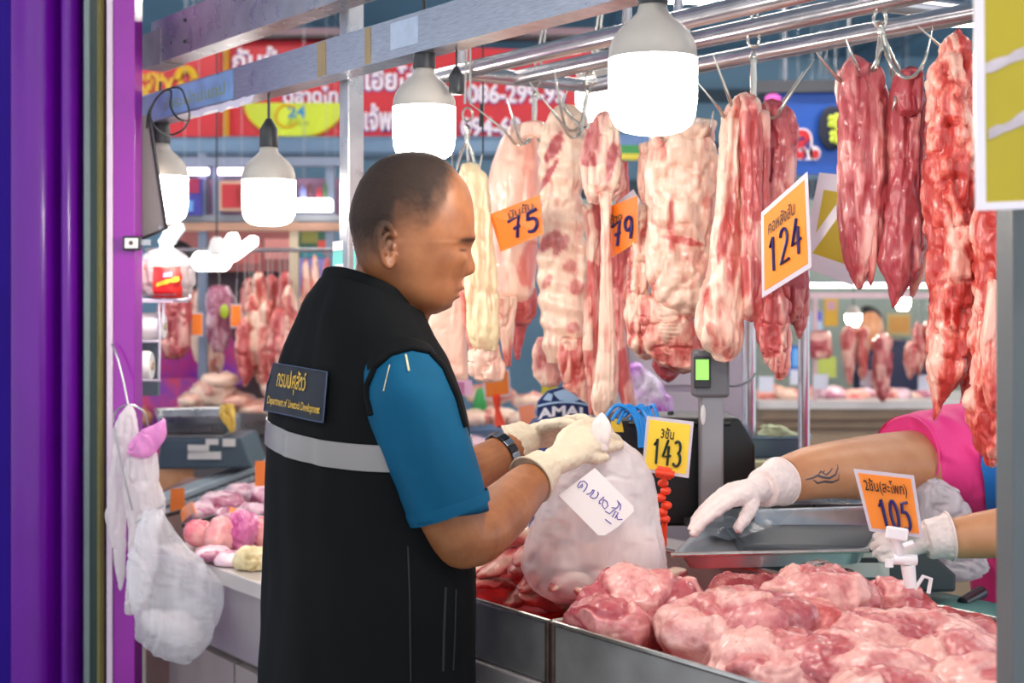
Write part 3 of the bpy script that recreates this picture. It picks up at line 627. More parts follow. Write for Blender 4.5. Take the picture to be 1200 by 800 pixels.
# ================================================================ meat in the trays
def lump_geo(mb, c, rx, ry, rz, ax, ay, az, seed, amp=.22, nu=110, nv=64, bias=.4, contrast=1.0, sc=.05, crease=.35, zmin=None, tmin=None):
    p = np.linspace(0, math.pi, nv + 1)[:, None]; q = np.linspace(0, 2 * math.pi, nu, endpoint=False)[None]
    sp = np.sin(p) ** .75
    D = np.stack([(sp * np.cos(q)).ravel(), (sp * np.sin(q)).ravel(), (np.cos(p) * np.ones_like(q)).ravel()], 1)
    A = np.array([tuple(ax), tuple(ay), tuple(az)]); C = np.array(tuple(c))
    E = D * np.array([rx, ry, rz]); W = E @ A
    r = min(rx, ry, rz)
    n1 = fbm(W / sc + seed * 3.1, seed, 2); n2 = fbm(W / (sc * .35), seed + 3, 2); v5 = vn(W / (sc * 1.4) + 9, seed + 5)
    Ww = W + .35 * sc * np.stack([vn(W / (sc * .7), seed + 21), vn(W / (sc * .7), seed + 22), vn(W / (sc * .7), seed + 23)], 1)
    v5 = vn(Ww / (sc * 1.25) + 9, seed + 5); v6 = vn(Ww / (sc * .62) + 3, seed + 15)
    cr = -np.exp(-(v5 / .07) ** 2); c6 = -np.exp(-(v6 / .07) ** 2)
    step = sstep(-.05, .05, v5)
    k = amp * n1 + crease * (.45 * cr + .22 * c6 + .3 * step) + amp * .2 * n2 + .035 * vn(W / (sc * .12), seed + 33)
    nrm = D / np.array([rx, ry, rz]); nrm /= np.linalg.norm(nrm, axis=1)[:, None] + 1e-9
    W = W + (nrm @ A) * (k * r)[:, None] + C
    if zmin is not None: W[:, 2] = np.maximum(W[:, 2], zmin)
    if tmin is not None:
        tt = (W[:, :2] - O) @ V; push = np.maximum(tmin - tt, 0); W[:, :2] += push[:, None] * V; ss = (W[:, :2] - O) @ U; W[:, :2] -= np.maximum(ss + .212, 0)[:, None] * U
        W[:, :2] -= np.maximum((W[:, :2] - O) @ V - .512, 0)[:, None] * V
    fib = vn(Ww / np.array((sc * .12, sc * .5, sc * .12)), seed + 44)
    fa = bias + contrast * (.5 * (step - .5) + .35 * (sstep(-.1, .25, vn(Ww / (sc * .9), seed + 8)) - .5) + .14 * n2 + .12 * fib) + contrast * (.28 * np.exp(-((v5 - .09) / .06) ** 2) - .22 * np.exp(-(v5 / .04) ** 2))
    fs = [(i * nu + j, (i + 1) * nu + j, (i + 1) * nu + (j + 1) % nu, i * nu + (j + 1) % nu) for i in range(nv) for j in range(nu)]
    return mb.add([tuple(w) for w in W], fs, fa)
HEAP = 'large pork pieces heaped in the right tray'
def ham(label, px, top, wpx, Y, rz, ry, seed, tilt=0, bias=.4, contrast=1.0, yaw=0, mat=None, crease=.28, amp=.2, tmin=.007):
    c = at(px, top, Y); c.z -= rz; rx = wpx / 2 * Y / F
    a = math.radians(yaw); ax = Vector((math.cos(a), math.sin(a), 0)); b = math.radians(tilt)
    ay = Vector((-math.sin(a), math.cos(a), 0)); az = Zv * math.cos(b) - ax * math.sin(b); ax = ax * math.cos(b) + Zv * math.sin(b)
    return lump_geo(MB(), c, rx * 1.08, ry * 1.1, rz, ax, ay, az, seed, bias=bias, contrast=contrast * .62, sc=.06, zmin=.942, tmin=tmin, crease=crease, amp=amp).build('pork_piece', mat or HAM, None, label, 'meat', HEAP, fat=True, ang=180)
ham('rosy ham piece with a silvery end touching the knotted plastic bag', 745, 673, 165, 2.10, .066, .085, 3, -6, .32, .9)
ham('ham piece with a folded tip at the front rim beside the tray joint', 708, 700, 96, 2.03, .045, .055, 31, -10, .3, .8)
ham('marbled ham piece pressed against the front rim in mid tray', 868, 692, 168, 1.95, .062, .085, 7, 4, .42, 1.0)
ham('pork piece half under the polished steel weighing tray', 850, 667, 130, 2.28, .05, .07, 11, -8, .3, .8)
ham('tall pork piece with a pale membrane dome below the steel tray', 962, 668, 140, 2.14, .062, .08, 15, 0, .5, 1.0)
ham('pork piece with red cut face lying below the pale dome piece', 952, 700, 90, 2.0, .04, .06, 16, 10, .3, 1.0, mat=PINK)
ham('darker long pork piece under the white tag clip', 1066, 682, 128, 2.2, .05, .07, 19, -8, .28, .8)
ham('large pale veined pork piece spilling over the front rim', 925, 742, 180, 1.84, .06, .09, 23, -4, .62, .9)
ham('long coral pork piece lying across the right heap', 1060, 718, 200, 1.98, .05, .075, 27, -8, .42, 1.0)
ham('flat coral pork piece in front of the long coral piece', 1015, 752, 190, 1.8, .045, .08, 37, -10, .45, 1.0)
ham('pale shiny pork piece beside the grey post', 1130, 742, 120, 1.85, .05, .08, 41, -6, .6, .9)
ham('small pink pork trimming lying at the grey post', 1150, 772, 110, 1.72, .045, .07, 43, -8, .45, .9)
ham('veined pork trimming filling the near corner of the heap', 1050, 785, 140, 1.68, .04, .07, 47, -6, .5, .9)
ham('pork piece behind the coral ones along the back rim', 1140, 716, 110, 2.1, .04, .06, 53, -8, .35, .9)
# dark liver behind the heap
ham('dark maroon slab of liver lying in front of the scale', 1000, 661, 150, 2.30, .04, .05, 59, -10, .0, .15, mat=meat('liver', '#3d0c1c', '#6b2036', rough=.2), amp=.1, crease=.1)
ham('dark maroon liver piece in the shade of the steel tray', 905, 668, 170, 2.34, .035, .06, 60, 0, .0, .12, mat=MATS['liver'], amp=.1, crease=.1)

# belly strips in the left tray
rg = random.Random(11)
STR = 'pink belly strips piled in the left tray'
def strip(label, P, w, h, seed, mat, bias=.45):
    P = smooth_path(P, 6); n = len(P); seg = 22; vs = []; prev = None
    for i, p in enumerate(P):
        t = (P[min(i + 1, n - 1)] - P[max(i - 1, 0)]).normalized(); a = t.cross(Zv).normalized(); b_ = a.cross(t)
        e = min(1, .35 + 3 * min(i, n - 1 - i) / n)
        for k in range(seg):
            q = 2 * math.pi * k / seg; c, s = math.cos(q), math.sin(q)
            vs.append(p + a * (w * e * math.copysign(abs(c) ** .6, c)) + b_ * (h * e * math.copysign(abs(s) ** .6, s)))
    A = np.array([tuple(v) for v in vs]); d = fbm(A / .018, seed, 2)
    A += .0045 * np.stack([d, vn(A / .02, seed + 2), vn(A / .016, seed + 4)], 1)
    th = np.tile(np.arange(seg) / seg * 2 * math.pi, n)
    fa = bias + .5 * np.sin(th * 2 + 2 * vn(A / .05, seed + 7)) + .25 * d
    fs = [(i * seg + k, i * seg + (k + 1) % seg, (i + 1) * seg + (k + 1) % seg, (i + 1) * seg + k) for i in range(n - 1) for k in range(seg)]
    fs += [tuple(range(seg))[::-1], tuple((n - 1) * seg + k for k in range(seg))]
    return MB().add([tuple(v) for v in A], fs, fa).build('belly_strip', mat, None, label, 'meat', STR, fat=True, ang=180)
for i in range(64):
    a = rg.uniform(.08, .44); lvl = i // 16; s0 = rg.uniform(-.05, .48) ; z = .95 + lvl * (.012 + .03 * min(max(s0 - .02, 0), .3) / .3) + .012 * rg.random() + .05 * max(0, a - .1)
    if s0 < .14: a = max(a, .2)
    ang = rg.uniform(-.5, .5); L = rg.uniform(.09, .16)
    P = [S(s0 + math.sin(ang) * L * k, min(max(a + math.cos(ang) * L * (k - .5), .03), .48), z + .018 * math.sin(3 * k + i) + .008 * rg.random()) for k in (0, .25, .5, .75, 1)]
    strip(('creamy white belly strip piled behind the man\'s forearm', 'coral pink belly strip piled behind the man\'s forearm')[1 if i % 3 else 0], P, rg.uniform(.014, .02), rg.uniform(.009, .013), 100 + i, PINK if i % 3 else RIBM, .4)

# ---------------------------------------------------------------- plastic bag of pork
BAGP = plastic('clear_bag', '#fffafc', .62, .2)
bg = thing('plastic_bag', 'clear knotted plastic bag of pork that the man lifts from the tray', 'bag', at(700, 705, 2.33))
bag_rows = [(486, 701, 709), (492, 695, 713), (505, 691, 718), (520, 690, 736), (533, 676, 752), (560, 648, 764), (600, 628, 770), (640, 616, 780), (665, 612, 782), (685, 620, 778), (697, 636, 752), (706, 652, 690)]
BG = hang_geo(MB(), bag_rows, 2.33, .17, seed=90, fold=.006, fine=.002, fs=(.03, .05, .3), seg=72, n=100, flatp=.9)
BG.build('film', BAGP, bg, ang=180)
bb = bvh_of(BG)
hang_geo(MB(), [(486, 702, 709), (493, 695, 714), (505, 691, 716), (518, 690, 714), (530, 692, 712)], 2.255, .035, seed=91, fold=.006, fine=.002, fs=(.012, .03, .2), n=50, seg=48).build('gathered_top', plastic('bag_gather', '#fff6f4', .85, .25), bg, ang=180)
lab = [(656, 583), (697, 548), (747, 597), (741, 607), (716, 631), (704, 630), (668, 600)]
def lab_pt(px, py, h): return on_surf(bb, px, py, h) or at(px, py, 2.24)
def grid_patch(bvh, corners, nu, nv, h, fallback):
    tl, tr, br, bl = [np.array(c, float) for c in corners]; mb = MB(); vs = []
    for j in range(nv + 1):
        for i in range(nu + 1):
            u, v = i / nu, j / nv; p = (tl * (1 - u) + tr * u) * (1 - v) + (bl * (1 - u) + br * u) * v
            vs.append(on_surf(bvh, p[0], p[1], h) or fallback(*p))
    fs = [(j * (nu + 1) + i, j * (nu + 1) + i + 1, (j + 1) * (nu + 1) + i + 1, (j + 1) * (nu + 1) + i) for j in range(nv) for i in range(nu)]
    return mb.add(vs, fs)
LP = Patch(at(697, 548, 2.225), at(747, 598, 2.225), at(706, 632, 2.215), at(654, 581, 2.215))
pl = MB(); pol = [(.0, 1), (.0, .02), (.9, 0), (.97, .1), (1, .45), (.97, .93), (.9, 1)]
n = len(pol); pol = [(u, v) for u, v in pol]
pl.add([LP.p(u, v, h) for h in (0, .001) for u, v in pol], [tuple(range(n))[::-1], tuple(range(n, 2 * n))] + [(i, (i + 1) % n, n + (i + 1) % n, n + i) for i in range(n)])
lb = pl.build('paper_label', M('label_paper', '#f1e6e2', .5, var=.04), bg, smooth=False)
W = [[(290, 290), (275, 300), (268, 285), (290, 250), (325, 243), (352, 270), (345, 300), (318, 335)], [(292, 285), (310, 268), (312, 290), (296, 300)],
     [(345, 355), (375, 350), (400, 318), (412, 322), (400, 345), (375, 375), (400, 390), (428, 385), (447, 355), (440, 335)],
     [(492, 378), (455, 415), (450, 436), (467, 430)], [(490, 400), (478, 450), (500, 482), (527, 455), (520, 420), (495, 402)],
     [(505, 500), (540, 522), (572, 495), (602, 475), (560, 470)], [(602, 475), (622, 445), (605, 408), (637, 445), (630, 492)],
     [(565, 550), (592, 500), (615, 515), (587, 560)], [(600, 535), (610, 572), (650, 570)], [(505, 570), (555, 608)]]
ink = MB()
def plane_hit(P, px, py, h):
    d = Vector(((px - 600) / F, 1, -(py - HY) / F)); n_ = P.n; c = P.p(.5, .5) + n_ * h; o = Vector((0, 0, CAMZ))
    return o + d * ((c - o).dot(n_) / d.dot(n_))
for st in W: ink.tube([plane_hit(LP, 640 + x / 7.275, 530 + y / 7.275, .0016) for x, y in st], .0008, 6, 'round')
ink.build('handwriting', M('purple_ink', '#4a2fa8', .4), lb)
for i, (px, py, w, h, Y) in enumerate([(665, 650, 70, 30, 2.33), (720, 655, 80, 34, 2.34), (690, 690 - 8, 80, 26, 2.33), (655, 620, 40, 26, 2.34), (745, 640, 50, 34, 2.35)]):
    k = Y / F; lump_geo(MB(), at(px, py, Y), w / 2 * k, .045, h / 2 * k * 1.1, Vector((1, 0, 0)), Vector((0, 1, 0)), Zv, 70 + i, nu=40, nv=24, bias=.65, contrast=.7).build('bagged_pork', PALE, None, 'pale pork portion seen through the clear knotted bag', 'meat', 'pork portions inside the clear bag', fat=True, ang=180)

# ---------------------------------------------------------------- price tags
c4 = lambda *q: [at(*p) for p in q]
price_tag('price_tag', 'orange price tag reading 75 on the pink skin-on leg', c4((574, 251, 2.96), (633, 228, 2.86), (637, 274, 2.86), (587, 295, 2.96)), '#ec7608', 'มันชั้น', '75', margin=.0, wordbox=(.36, .7, .86, .93), numbox=(.32, .18, 1.0, .68), r=.0036)
price_tag('price_tag', 'orange price tag tucked behind the tail of the pale belly strip', c4((712, 243, 2.80), (747, 229, 2.72), (748, 283, 2.72), (717, 302, 2.80)), '#ec7608', 'ข้าง', '79', margin=.0, wordbox=(.1, .62, .5, .82), numbox=(.12, .16, .98, .62), r=.0034)
Patch(*c4((724, 236, 2.83), (742, 222, 2.80), (752, 240, 2.80), (748, 284, 2.82))).slab(0, 0, 1, 1, -.002, 0).build('plastic_sleeve', M('tag_sleeve'), None, 'lilac plastic card sleeve behind the orange tag of the belly strip', 'sleeve', smooth=False)
t124, P124 = price_tag('price_tag', 'tall orange price tag reading 124 in a clear sleeve', c4((892, 249, 2.42), (946, 201, 2.32), (951, 313, 2.32), (893, 349, 2.42)), '#ee8a14', 'คอหลังสัน', '124', margin=.06, wordbox=(.18, .66, .74, .82), numbox=(.16, .22, .9, .6), r=.0026)
price_tag('price_tag', 'olive yellow card with a wide white border behind the tag 124', c4((960, 202, 2.75), (1012, 208, 2.72), (1000, 335, 2.72), (938, 312, 2.75)), '#b39a1c', margin=.17)
t143, P143 = price_tag('price_tag', 'yellow price tag reading 143 held by a red clip', c4((758, 487, 2.46), (813, 494, 2.44), (807, 560, 2.44), (752, 552, 2.46)), '#f5cf3a', '3ชั้น', '143', ink='#12261f', wordbox=(.34, .64, .62, .84), numbox=(.18, .18, .86, .62), r=.0024)
ck = Patch(*c4((770, 545, 2.43), (787, 548, 2.43), (786, 562, 2.43), (768, 559, 2.43)))
cl = ck.slab(0, 0, 1, 1, 0, .01).build('clip_jaw', M('red_clip', '#f2431f', .35), t143, smooth=False, bev=.003)
for i, (x, y) in enumerate([(777, 566), (780, 575), (774, 583), (781, 592), (776, 600), (779, 608)]):
    MB().ell(at(x, y, 2.44), .0095, .009, .0075, nu=14, nv=8).build('arm_joint', MATS['red_clip'], t143)
MB().tube([at(768, 553, 2.42), at(790, 556, 2.42)], .006, 10).build('clip_hinge', MATS['red_clip'], t143)
MB().tube([at(779, 606, 2.44), at(778, 640, 2.45)], .005, 8).build('clip_foot', MATS['red_clip'], t143)
t105, P105 = price_tag('price_tag', 'orange price tag reading 105 standing in a white clip', c4((1000, 549, 2.04), (1071, 557, 2.02), (1082, 630, 2.02), (1019, 622, 2.04)), '#f38a2a', '2ชั้น(สะโพก)', '105', wordbox=(.12, .62, .84, .88), numbox=(.26, .1, .86, .55), r=.0024)
WC = M('clip_white', '#eeeaea', .3, var=.03)
Patch(*c4((1038, 615, 2.005), (1064, 619, 2.005), (1062, 634, 2.005), (1036, 630, 2.005))).slab(0, 0, 1, 1, 0, .008).build('clip_jaw', WC, t105, smooth=False, bev=.003)
MB().tube([at(1050, 630, 2.01), at(1054, 651, 2.01)], [.008, .0065], 8).build('clip_arm', WC, t105)
MB().tube([at(1046, 655, 2.01), at(1074, 656, 2.01)], .0075, 12).build('clip_hinge', WC, t105)
MB().tube([at(1064, 662, 2.01), at(1067, 688, 2.01)], [.010, .0085], 10).build('clip_arm', WC, t105)
MB().tube([at(1042, 655, 2.0), at(1042, 664, 2.0)], .006, 8).build('clip_knob', WC, t105)
MB().tube([at(1072, 690, 2.01), at(1082, 675, 2.01), at(1091, 678, 2.01), at(1088, 695, 2.01)], .003, 8).build('clip_foot', WC, t105)
MB().tube([at(1058, 640, 2.0), at(1070, 636, 2.0)], .005, 8).build('clip_knob', WC, t105)
tY, PY = price_tag('price_card', 'big olive yellow card in a clear sleeve at the grey post', c4((1140, -60, 1.33), (1240, -60, 1.33), (1240, 243, 1.33), (1143, 247, 1.33)), '#b9a521', margin=.0)
PY.slab(0, 0, .12, 1, .001, .0022).build('sleeve_edge', M('sleeve_edge', '#efe6ee', .3, var=.05), tY, smooth=False)
PY.slab(.12, 0, 1, .03, .001, .002).build('sleeve_edge', MATS['sleeve_edge'], tY, smooth=False)
for a, b_, c_ in ((.13, .52, .6), (.16, .27, .3)):
    g = MB(); rgl = random.Random(int(a * 100)); k = 9
    g.add([PY.p(a + .09 * i, b_ + .012 * i + rgl.uniform(-.006, .006) + dv, .0016) for i in range(k) for dv in (0, .035 + rgl.uniform(0, .012))], [(2 * i, 2 * i + 1, 2 * i + 3, 2 * i + 2) for i in range(k - 1)])
    g.build('worn_patch', M('worn_patch', '#d6c8d0', .4, var=.3, scale=30), tY, smooth=False)
put_digits(MB(), '1', lambda u, v: PY.p(u, v, .0016), .62, .08, .9, .36, .004).build('written_price', MATS['ink#1b1560'], tY)

# ---------------------------------------------------------------- weighing tray, scales
def pan(mb, P, depth, lip, rr=6):
    """open tray: P = outer corners TL TR BR BL of the rim (world), walls sloping to the base"""
    c = sum((Vector(p) for p in P), Vector()) / 4
    def ring(k, dz):
        out = []
        for i in range(4):
            a, b_, d = Vector(P[i - 1]), Vector(P[i]), Vector(P[(i + 1) % 4])
            for t in np.linspace(0, 1, rr):
                q0 = b_ + (a - b_).normalized() * .03; q1 = b_ + (d - b_).normalized() * .03
                out.append((q0 * (1 - t) ** 2 + b_ * (2 * t * (1 - t)) + q1 * t * t - c) * k + c - Zv * dz)
        return out
    R = [ring(1, 0), ring(1 - lip, 0), ring(1 - lip - .03, .006), ring(1 - lip - .10, depth * .9), ring(1 - lip - .16, depth), ring(.02, depth)]
    R2 = [ring(.02, depth + .002), ring(1 - lip - .155, depth + .002), ring(1 - lip - .09, depth * .9 + .002), ring(1 - lip - .015, .004), ring(1, .002)]
    A = R + R2; n = len(A[0]); vs = [v for r in A for v in r]
    fs = [(i * n + k, i * n + (k + 1) % n, ((i + 1) % len(A)) * n + (k + 1) % n, ((i + 1) % len(A)) * n + k) for i in range(len(A)) for k in range(n)]
    return mb.add(vs, fs)
POL = steel('polished_pan', '#eef1f6', .2, bmp=.05, metal=.45)
wt = thing('steel_tray', 'polished steel weighing tray under the gloved hand', 'tray', at(900, 660, 2.45))
pan(MB(), [at(842, 598, 2.72), at(1046, 592, 2.80), at(1018, 644, 2.42), at(786, 650, 2.40)], .03, .03).build('pan', POL, wt, ang=50)
MB().tube([at(786, 650, 2.40), at(1018, 645, 2.42)], .004, 8).build('rolled_rim', MATS['rim_steel'], wt)
fl = MB(); nn = 14
for i in range(nn + 1):
    for j in range(7):
        u, v = i / nn, j / 6; p = (at(800, 640, 2.43) * (1 - u) + at(868, 640, 2.44) * u) * (1 - v) + (at(850, 604, 2.68) * (1 - u) + at(930, 604, 2.70) * u) * v
        fl.v.append(tuple(p + Zv * (.006 + .012 * vn([[u * 4, v * 3, 5]])[0] + .016 * math.sin(u * 3)))); fl.fat.append(0)
fl.f = [(i * 7 + j, (i + 1) * 7 + j, (i + 1) * 7 + j + 1, i * 7 + j + 1) for i in range(nn) for j in range(6)]
fl.build('cling_film', None, None, 'crumpled clear film lying in the polished weighing tray', 'film') if False else fl.build('cling_film', plastic('film_clear', '#cfe0ee', .3, .1), None, 'crumpled clear film lying in the polished weighing tray', 'film')

ds = thing('digital_scale', 'dark grey digital scale under the polished steel tray', 'scale', at(980, 690, 2.62))
SCB = M('scale_grey', '#4d5257', .45)
MB().prism([(-.17, 0), (.2, 0), (.2, .03), (.15, .075), (-.17, .085)], at(985, 694, 2.5) , Vector((1, 0, 0)), Zv, Vector((0, 1, 0)), .26).build('housing', SCB, ds, smooth=False, bev=.006)
MB().box(at(930, 650, 2.62), .2, .2, .02).build('platform', DARK, ds, smooth=False, bev=.004)
for x0, x1, y0, y1 in ((938, 1000, 661, 668), (1000, 1042, 659, 676), (1006, 1034, 647, 653)):
    Patch(at(x0, y0, 2.494), at(x1, y0, 2.494), at(x1, y1, 2.494), at(x0, y1, 2.494)).slab(0, 0, 1, 1, 0, .002).build('sticker', M('sticker_white', '#e4e0d8', .5, var=.05), ds, smooth=False)

# display head on a pole with green screen
pd = thing('scale_display', 'scale readout on a grey pole with a green screen', 'scale', at(833, 612, 2.6))
MB().box(at(833, 532, 2.6), .042, .03, .26).build('pole', M('pole_grey', '#8f8d90', .35, .5), pd, smooth=False, bev=.004)
MB().box(at(832, 437, 2.6), .064, .05, .085).build('head', M('display_grey', '#6a6a6e', .4, .3), pd, smooth=False, bev=.006)
MB().box(at(823, 436, 2.57), .03, .006, .056).build('bezel', DARK, pd, smooth=False, bev=.002)
MB().box(at(823, 433, 2.565), .023, .004, .036).build('screen', glow('lcd_green', '#86c25a', .55), pd, smooth=False)
MB().ell(at(824, 486, 2.583), .005, .003, .018).build('badge', M('badge_pale', '#d3cfcf', .4), pd)
MB().box(at(833, 612, 2.6), .09, .06, .01).build('foot', DARK, pd, smooth=False)
# black box with blue cable
bx = thing('black_crate', 'black plastic crate standing behind the yellow tag 143', 'crate', at(820, 620, 2.75))
MB().prism([(-.15, 0), (.115, 0), (.115, .15), (.085, .2), (-.15, .2)], at(812, 617, 2.66), Vector((1, 0, 0)), Zv, Vector((0, 1, 0)), .16).build('box', M('black_crate', '#07080a', .35), bx, smooth=False, bev=.006)
MB().box(at(790, 492, 2.74), .19, .17, .01).build('lid', M('black_lid', '#0d0f12', .3), bx, smooth=False, bev=.004)
MB().lathe([(.006, 0), (.006, .012)], at(786, 489, 2.74), 10).build('knob', DARK, bx)
bc = thing('blue_cable', 'coil of bright blue cable beside the yellow tag 143', 'cable', at(742, 520, 2.72))
for i in range(7):
    MB().tube(smooth_path([at(710 + i * 7, 488 + (i % 3) * 4, 2.6), at(722 + i * 7, 475 + (i % 2) * 3, 2.6), at(738 + i * 5, 480 + (i % 3) * 3, 2.585), at(748 + i * 4, 500, 2.575), at(750 + i * 3, 524, 2.57)], 5), .0036, 8, 'round').build('loop', M('blue_cable', '#1f86d6', .35), bc)
price_tag('price_tag', 'small yellow tag half hidden behind the gathered bag top', c4((716, 490, 2.6), (728, 491, 2.6), (731, 506, 2.6), (716, 506, 2.6)), '#d9b32a', margin=.0)
# vendor-side clutter
sbox(MB(), -.62, -.1, .56, .9, .912, .93).build('cutting_board', M('green_board', '#5c9d95', .4, var=.1), None, 'teal green cutting board lying behind the right tray', 'board', smooth=False, bev=.004)
kn = thing('knife', 'dark handled knife lying on the pale worktop by the grey post', 'knife', at(1135, 705, 2.55))
MB().tube([at(1128, 706, 2.5), at(1150, 694, 2.56)], [.010, .012], 12, 'round').build('handle', M('knife_handle', '#1c1420', .3), kn)
MB().prism([(0, 0), (.13, 0), (.13, .012), (.02, .03)], at(1090, 717, 2.5), Vector((1, .1, 0)).normalized(), Vector((.1, .5, .2)).normalized(), Zv, .002).build('blade', STEEL, kn, smooth=False)
sb = thing('steel_tray', "flat steel tray behind the vendor's tattooed arm", 'tray', at(955, 605, 3.0))
pan(MB(), [at(900, 572, 3.35), at(1022, 570, 3.35), at(1016, 590, 2.98), at(893, 590, 2.98)], .05, .03).build('pan', STEEL, sb, ang=50)
MB().box(at(948, 622, 2.85) + Vector((0, .2, -.035)), .32, .3, .09).build('stand', DARK, sb, smooth=False)
hang_geo(MB(), [(562, 1088, 1104), (575, 1076, 1124), (600, 1074, 1138), (640, 1070, 1150), (665, 1074, 1160), (680, 1090, 1140)], 2.62, .1, seed=95, fold=.012, fine=.003, fs=(.03, .05, .06)).build('plastic_bag', plastic('white_bag', '#f4f0f6', .75, .2), None, 'crumpled white plastic bag behind the orange tag 105', 'bag', ang=180)

# ================================================================ people
SKINM, snt, sb_ = _new('human_skin')
_a = N(snt, 'ShaderNodeAttribute', attribute_name='fat')
_nz = noise(snt, 30, 4)
_c = mixc(snt, ramp(snt, _nz, .3, .7), hexc('#a0663f'), hexc('#885231'))
snt.links.new(mixc(snt, _a.outputs['Fac'], _c, hexc('#0c0908')), sb_.inputs['Base Color'])
_r = N(snt, 'ShaderNodeMapRange'); _r.inputs[3].default_value = .42; _r.inputs[4].default_value = .85; snt.links.new(_a.outputs['Fac'], _r.inputs[0]); snt.links.new(_r.outputs[0], sb_.inputs['Roughness']); sb_.inputs['Subsurface Weight'].default_value = .12; sb_.inputs['Subsurface Radius'].default_value = (.012, .005, .003)
bump(snt, sb_, noise(snt, 260, 3), .12, .001)
VSKIN = M('vendor_skin', '#c88f66', .42, var=.1, scale=14, col2='#bb7d55')
VEST = M('navy_vest', '#04070a', .85, var=.3, scale=5, bmp=.15, spec=.2)
TEAL = M('teal_shirt', '#02567a', .75, var=.3, scale=6, bmp=.12, spec=.2)
GLOVE = M('latex_glove', '#d9c8ae', .42, var=.08, scale=25, bmp=.25)
GLOVE2 = M('clear_glove', '#ecd9d4', .4, var=.1, scale=30, bmp=.3)
HAIRM = M('short_hair', '#1c1714', .7, var=.5, scale=220, bmp=.6)

man = thing('person', 'man in a black vest over a teal shirt lifting a plastic bag', 'person', (-.21, 2.1, 0))
YM = 2.1; KM = YM / F
fw, rt = Vector((V[0], V[1], 0)), Vector((V[1], -V[0], 0))
def mring(py, cpx, a, b, n=64, p=2.2, df=0.0, top=None):
    z = CAMZ - (py - HY) * KM; c = Vector(((cpx - 600) * KM, YM, z)) + fw * df
    out = []
    for k in range(n):
        q = 2 * math.pi * k / n; cc, ss = math.cos(q), math.sin(q)
        out.append(c + rt * (a * math.copysign(abs(cc) ** (2 / p), cc)) + fw * (b * math.copysign(abs(ss) ** (2 / p), ss)))
    return out
def loft(mb, rings, capb=True, capt=True):
    n = len(rings[0]); vs = [v for r in rings for v in r]
    fs = [(i * n + k, i * n + (k + 1) % n, (i + 1) * n + (k + 1) % n, (i + 1) * n + k) for i in range(len(rings) - 1) for k in range(n)]
    if capb: fs.append(tuple(range(n))[::-1])
    if capt: fs.append(tuple((len(rings) - 1) * n + k for k in range(n)))
    return mb.add(vs, fs)
def interp_rows(T, n):
    T = np.array(T, float); T = T[np.argsort(T[:, 0])]; y = np.linspace(T[0, 0], T[-1, 0], n); out = [y]
    for c in range(1, T.shape[1]):
        v = np.interp(y, T[:, 0], T[:, c]); k = np.array([1, 2, 3, 2, 1.]) / 9
        for _ in range(3): p = np.pad(v, 2, 'edge'); p[:2] = 2 * v[0] - v[2:0:-1]; p[-2:] = 2 * v[-1] - v[-2:-4:-1]; v = np.convolve(p, k, 'valid')
        out.append(v)
    return np.stack(out, 1)
# vest: py, centre px, half width, half depth
VR = [(960, 427, .190, .142), (800, 428, .192, .136), (740, 430, .190, .135), (650, 432, .185, .132), (560, 431, .180, .130), (500, 429, .180, .124), (465, 427, .178, .116), (440, 426, .172, .108), (420, 425, .162, .100), (400, 425, .146, .092), (380, 427, .120, .083), (360, 431, .096, .075), (350, 434, .081, .071)]
rings = []
def tilt(R, py):
    k = .45 * float(sstep(440, 350, py)) if py < 440 else 0
    c0 = sum(R, Vector()) / len(R)
    return [p - Zv * (k * (p - c0).dot(fw)) for p in R]
def sstep1(a, b, x): t = min(max((x - a) / (b - a), 0), 1); return t * t * (3 - 2 * t)
for py, c, a, b_ in interp_rows(VR, 70): rings.append(tilt(mring(py, c, a, b_), py))
VM = loft(MB(), rings, False, False)
A = np.array(VM.v); ctr = np.array([-.21, 2.1])
rad = A[:, :2] - ctr; rad /= np.linalg.norm(rad, axis=1)[:, None]
wr = .0045 * fbm(A / np.array((.05, .05, .13)), 3, 2) + .003 * vn(A / np.array((.02, .02, .2)), 9)
A[:, :2] += rad * wr[:, None]; VM.v = [tuple(v) for v in A]
VM.build('vest', VEST, man, ang=180)
vb = bvh_of(VM)
# standing collar, higher at the nape
cr_ = []
for k, (a, b_, lift) in enumerate([(.079, .071, -.02), (.077, .070, -.008), (.0745, .068, .001), (.073, .067, .006), (.071, .0655, .008), (.068, .062, .006), (.068, .062, -.01)]):
    R = mring(345, 434 + k * .5, a, b_); c0_ = sum(R, Vector()) / len(R)
    cr_.append([p + Zv * (lift * (1.0 - .35 * (p - c0_).dot(fw) / .07) - .45 * (p - c0_).dot(fw)) for p in R])
loft(MB(), cr_, False, False).build('collar', VEST, man, ang=180)
# reflective band
br = []
c0_ = Vector((-.21, 2.1, 0))
for zz, off in ((-.0175, .0012), (-.0175, .003), (0, .0035), (.0175, .003), (.0175, .0012)):
    row = []
    for k in range(96):
        q = 2 * math.pi * k / 96; d_ = rt * math.cos(q) + fw * math.sin(q); z_ = 1.252 + zz - .075 * (.15 * math.cos(q) + .03)
        h_ = vb.ray_cast(Vector((c0_.x, c0_.y, z_)), d_); row.append(h_[0] + d_ * off if h_[0] else Vector((c0_.x, c0_.y, z_)) + d_ * .15)
    br.append(row)
loft(MB(), br, False, False).build('reflective_band', M('reflective_grey', '#85807f', .4, .2, var=.06), man, ang=60)
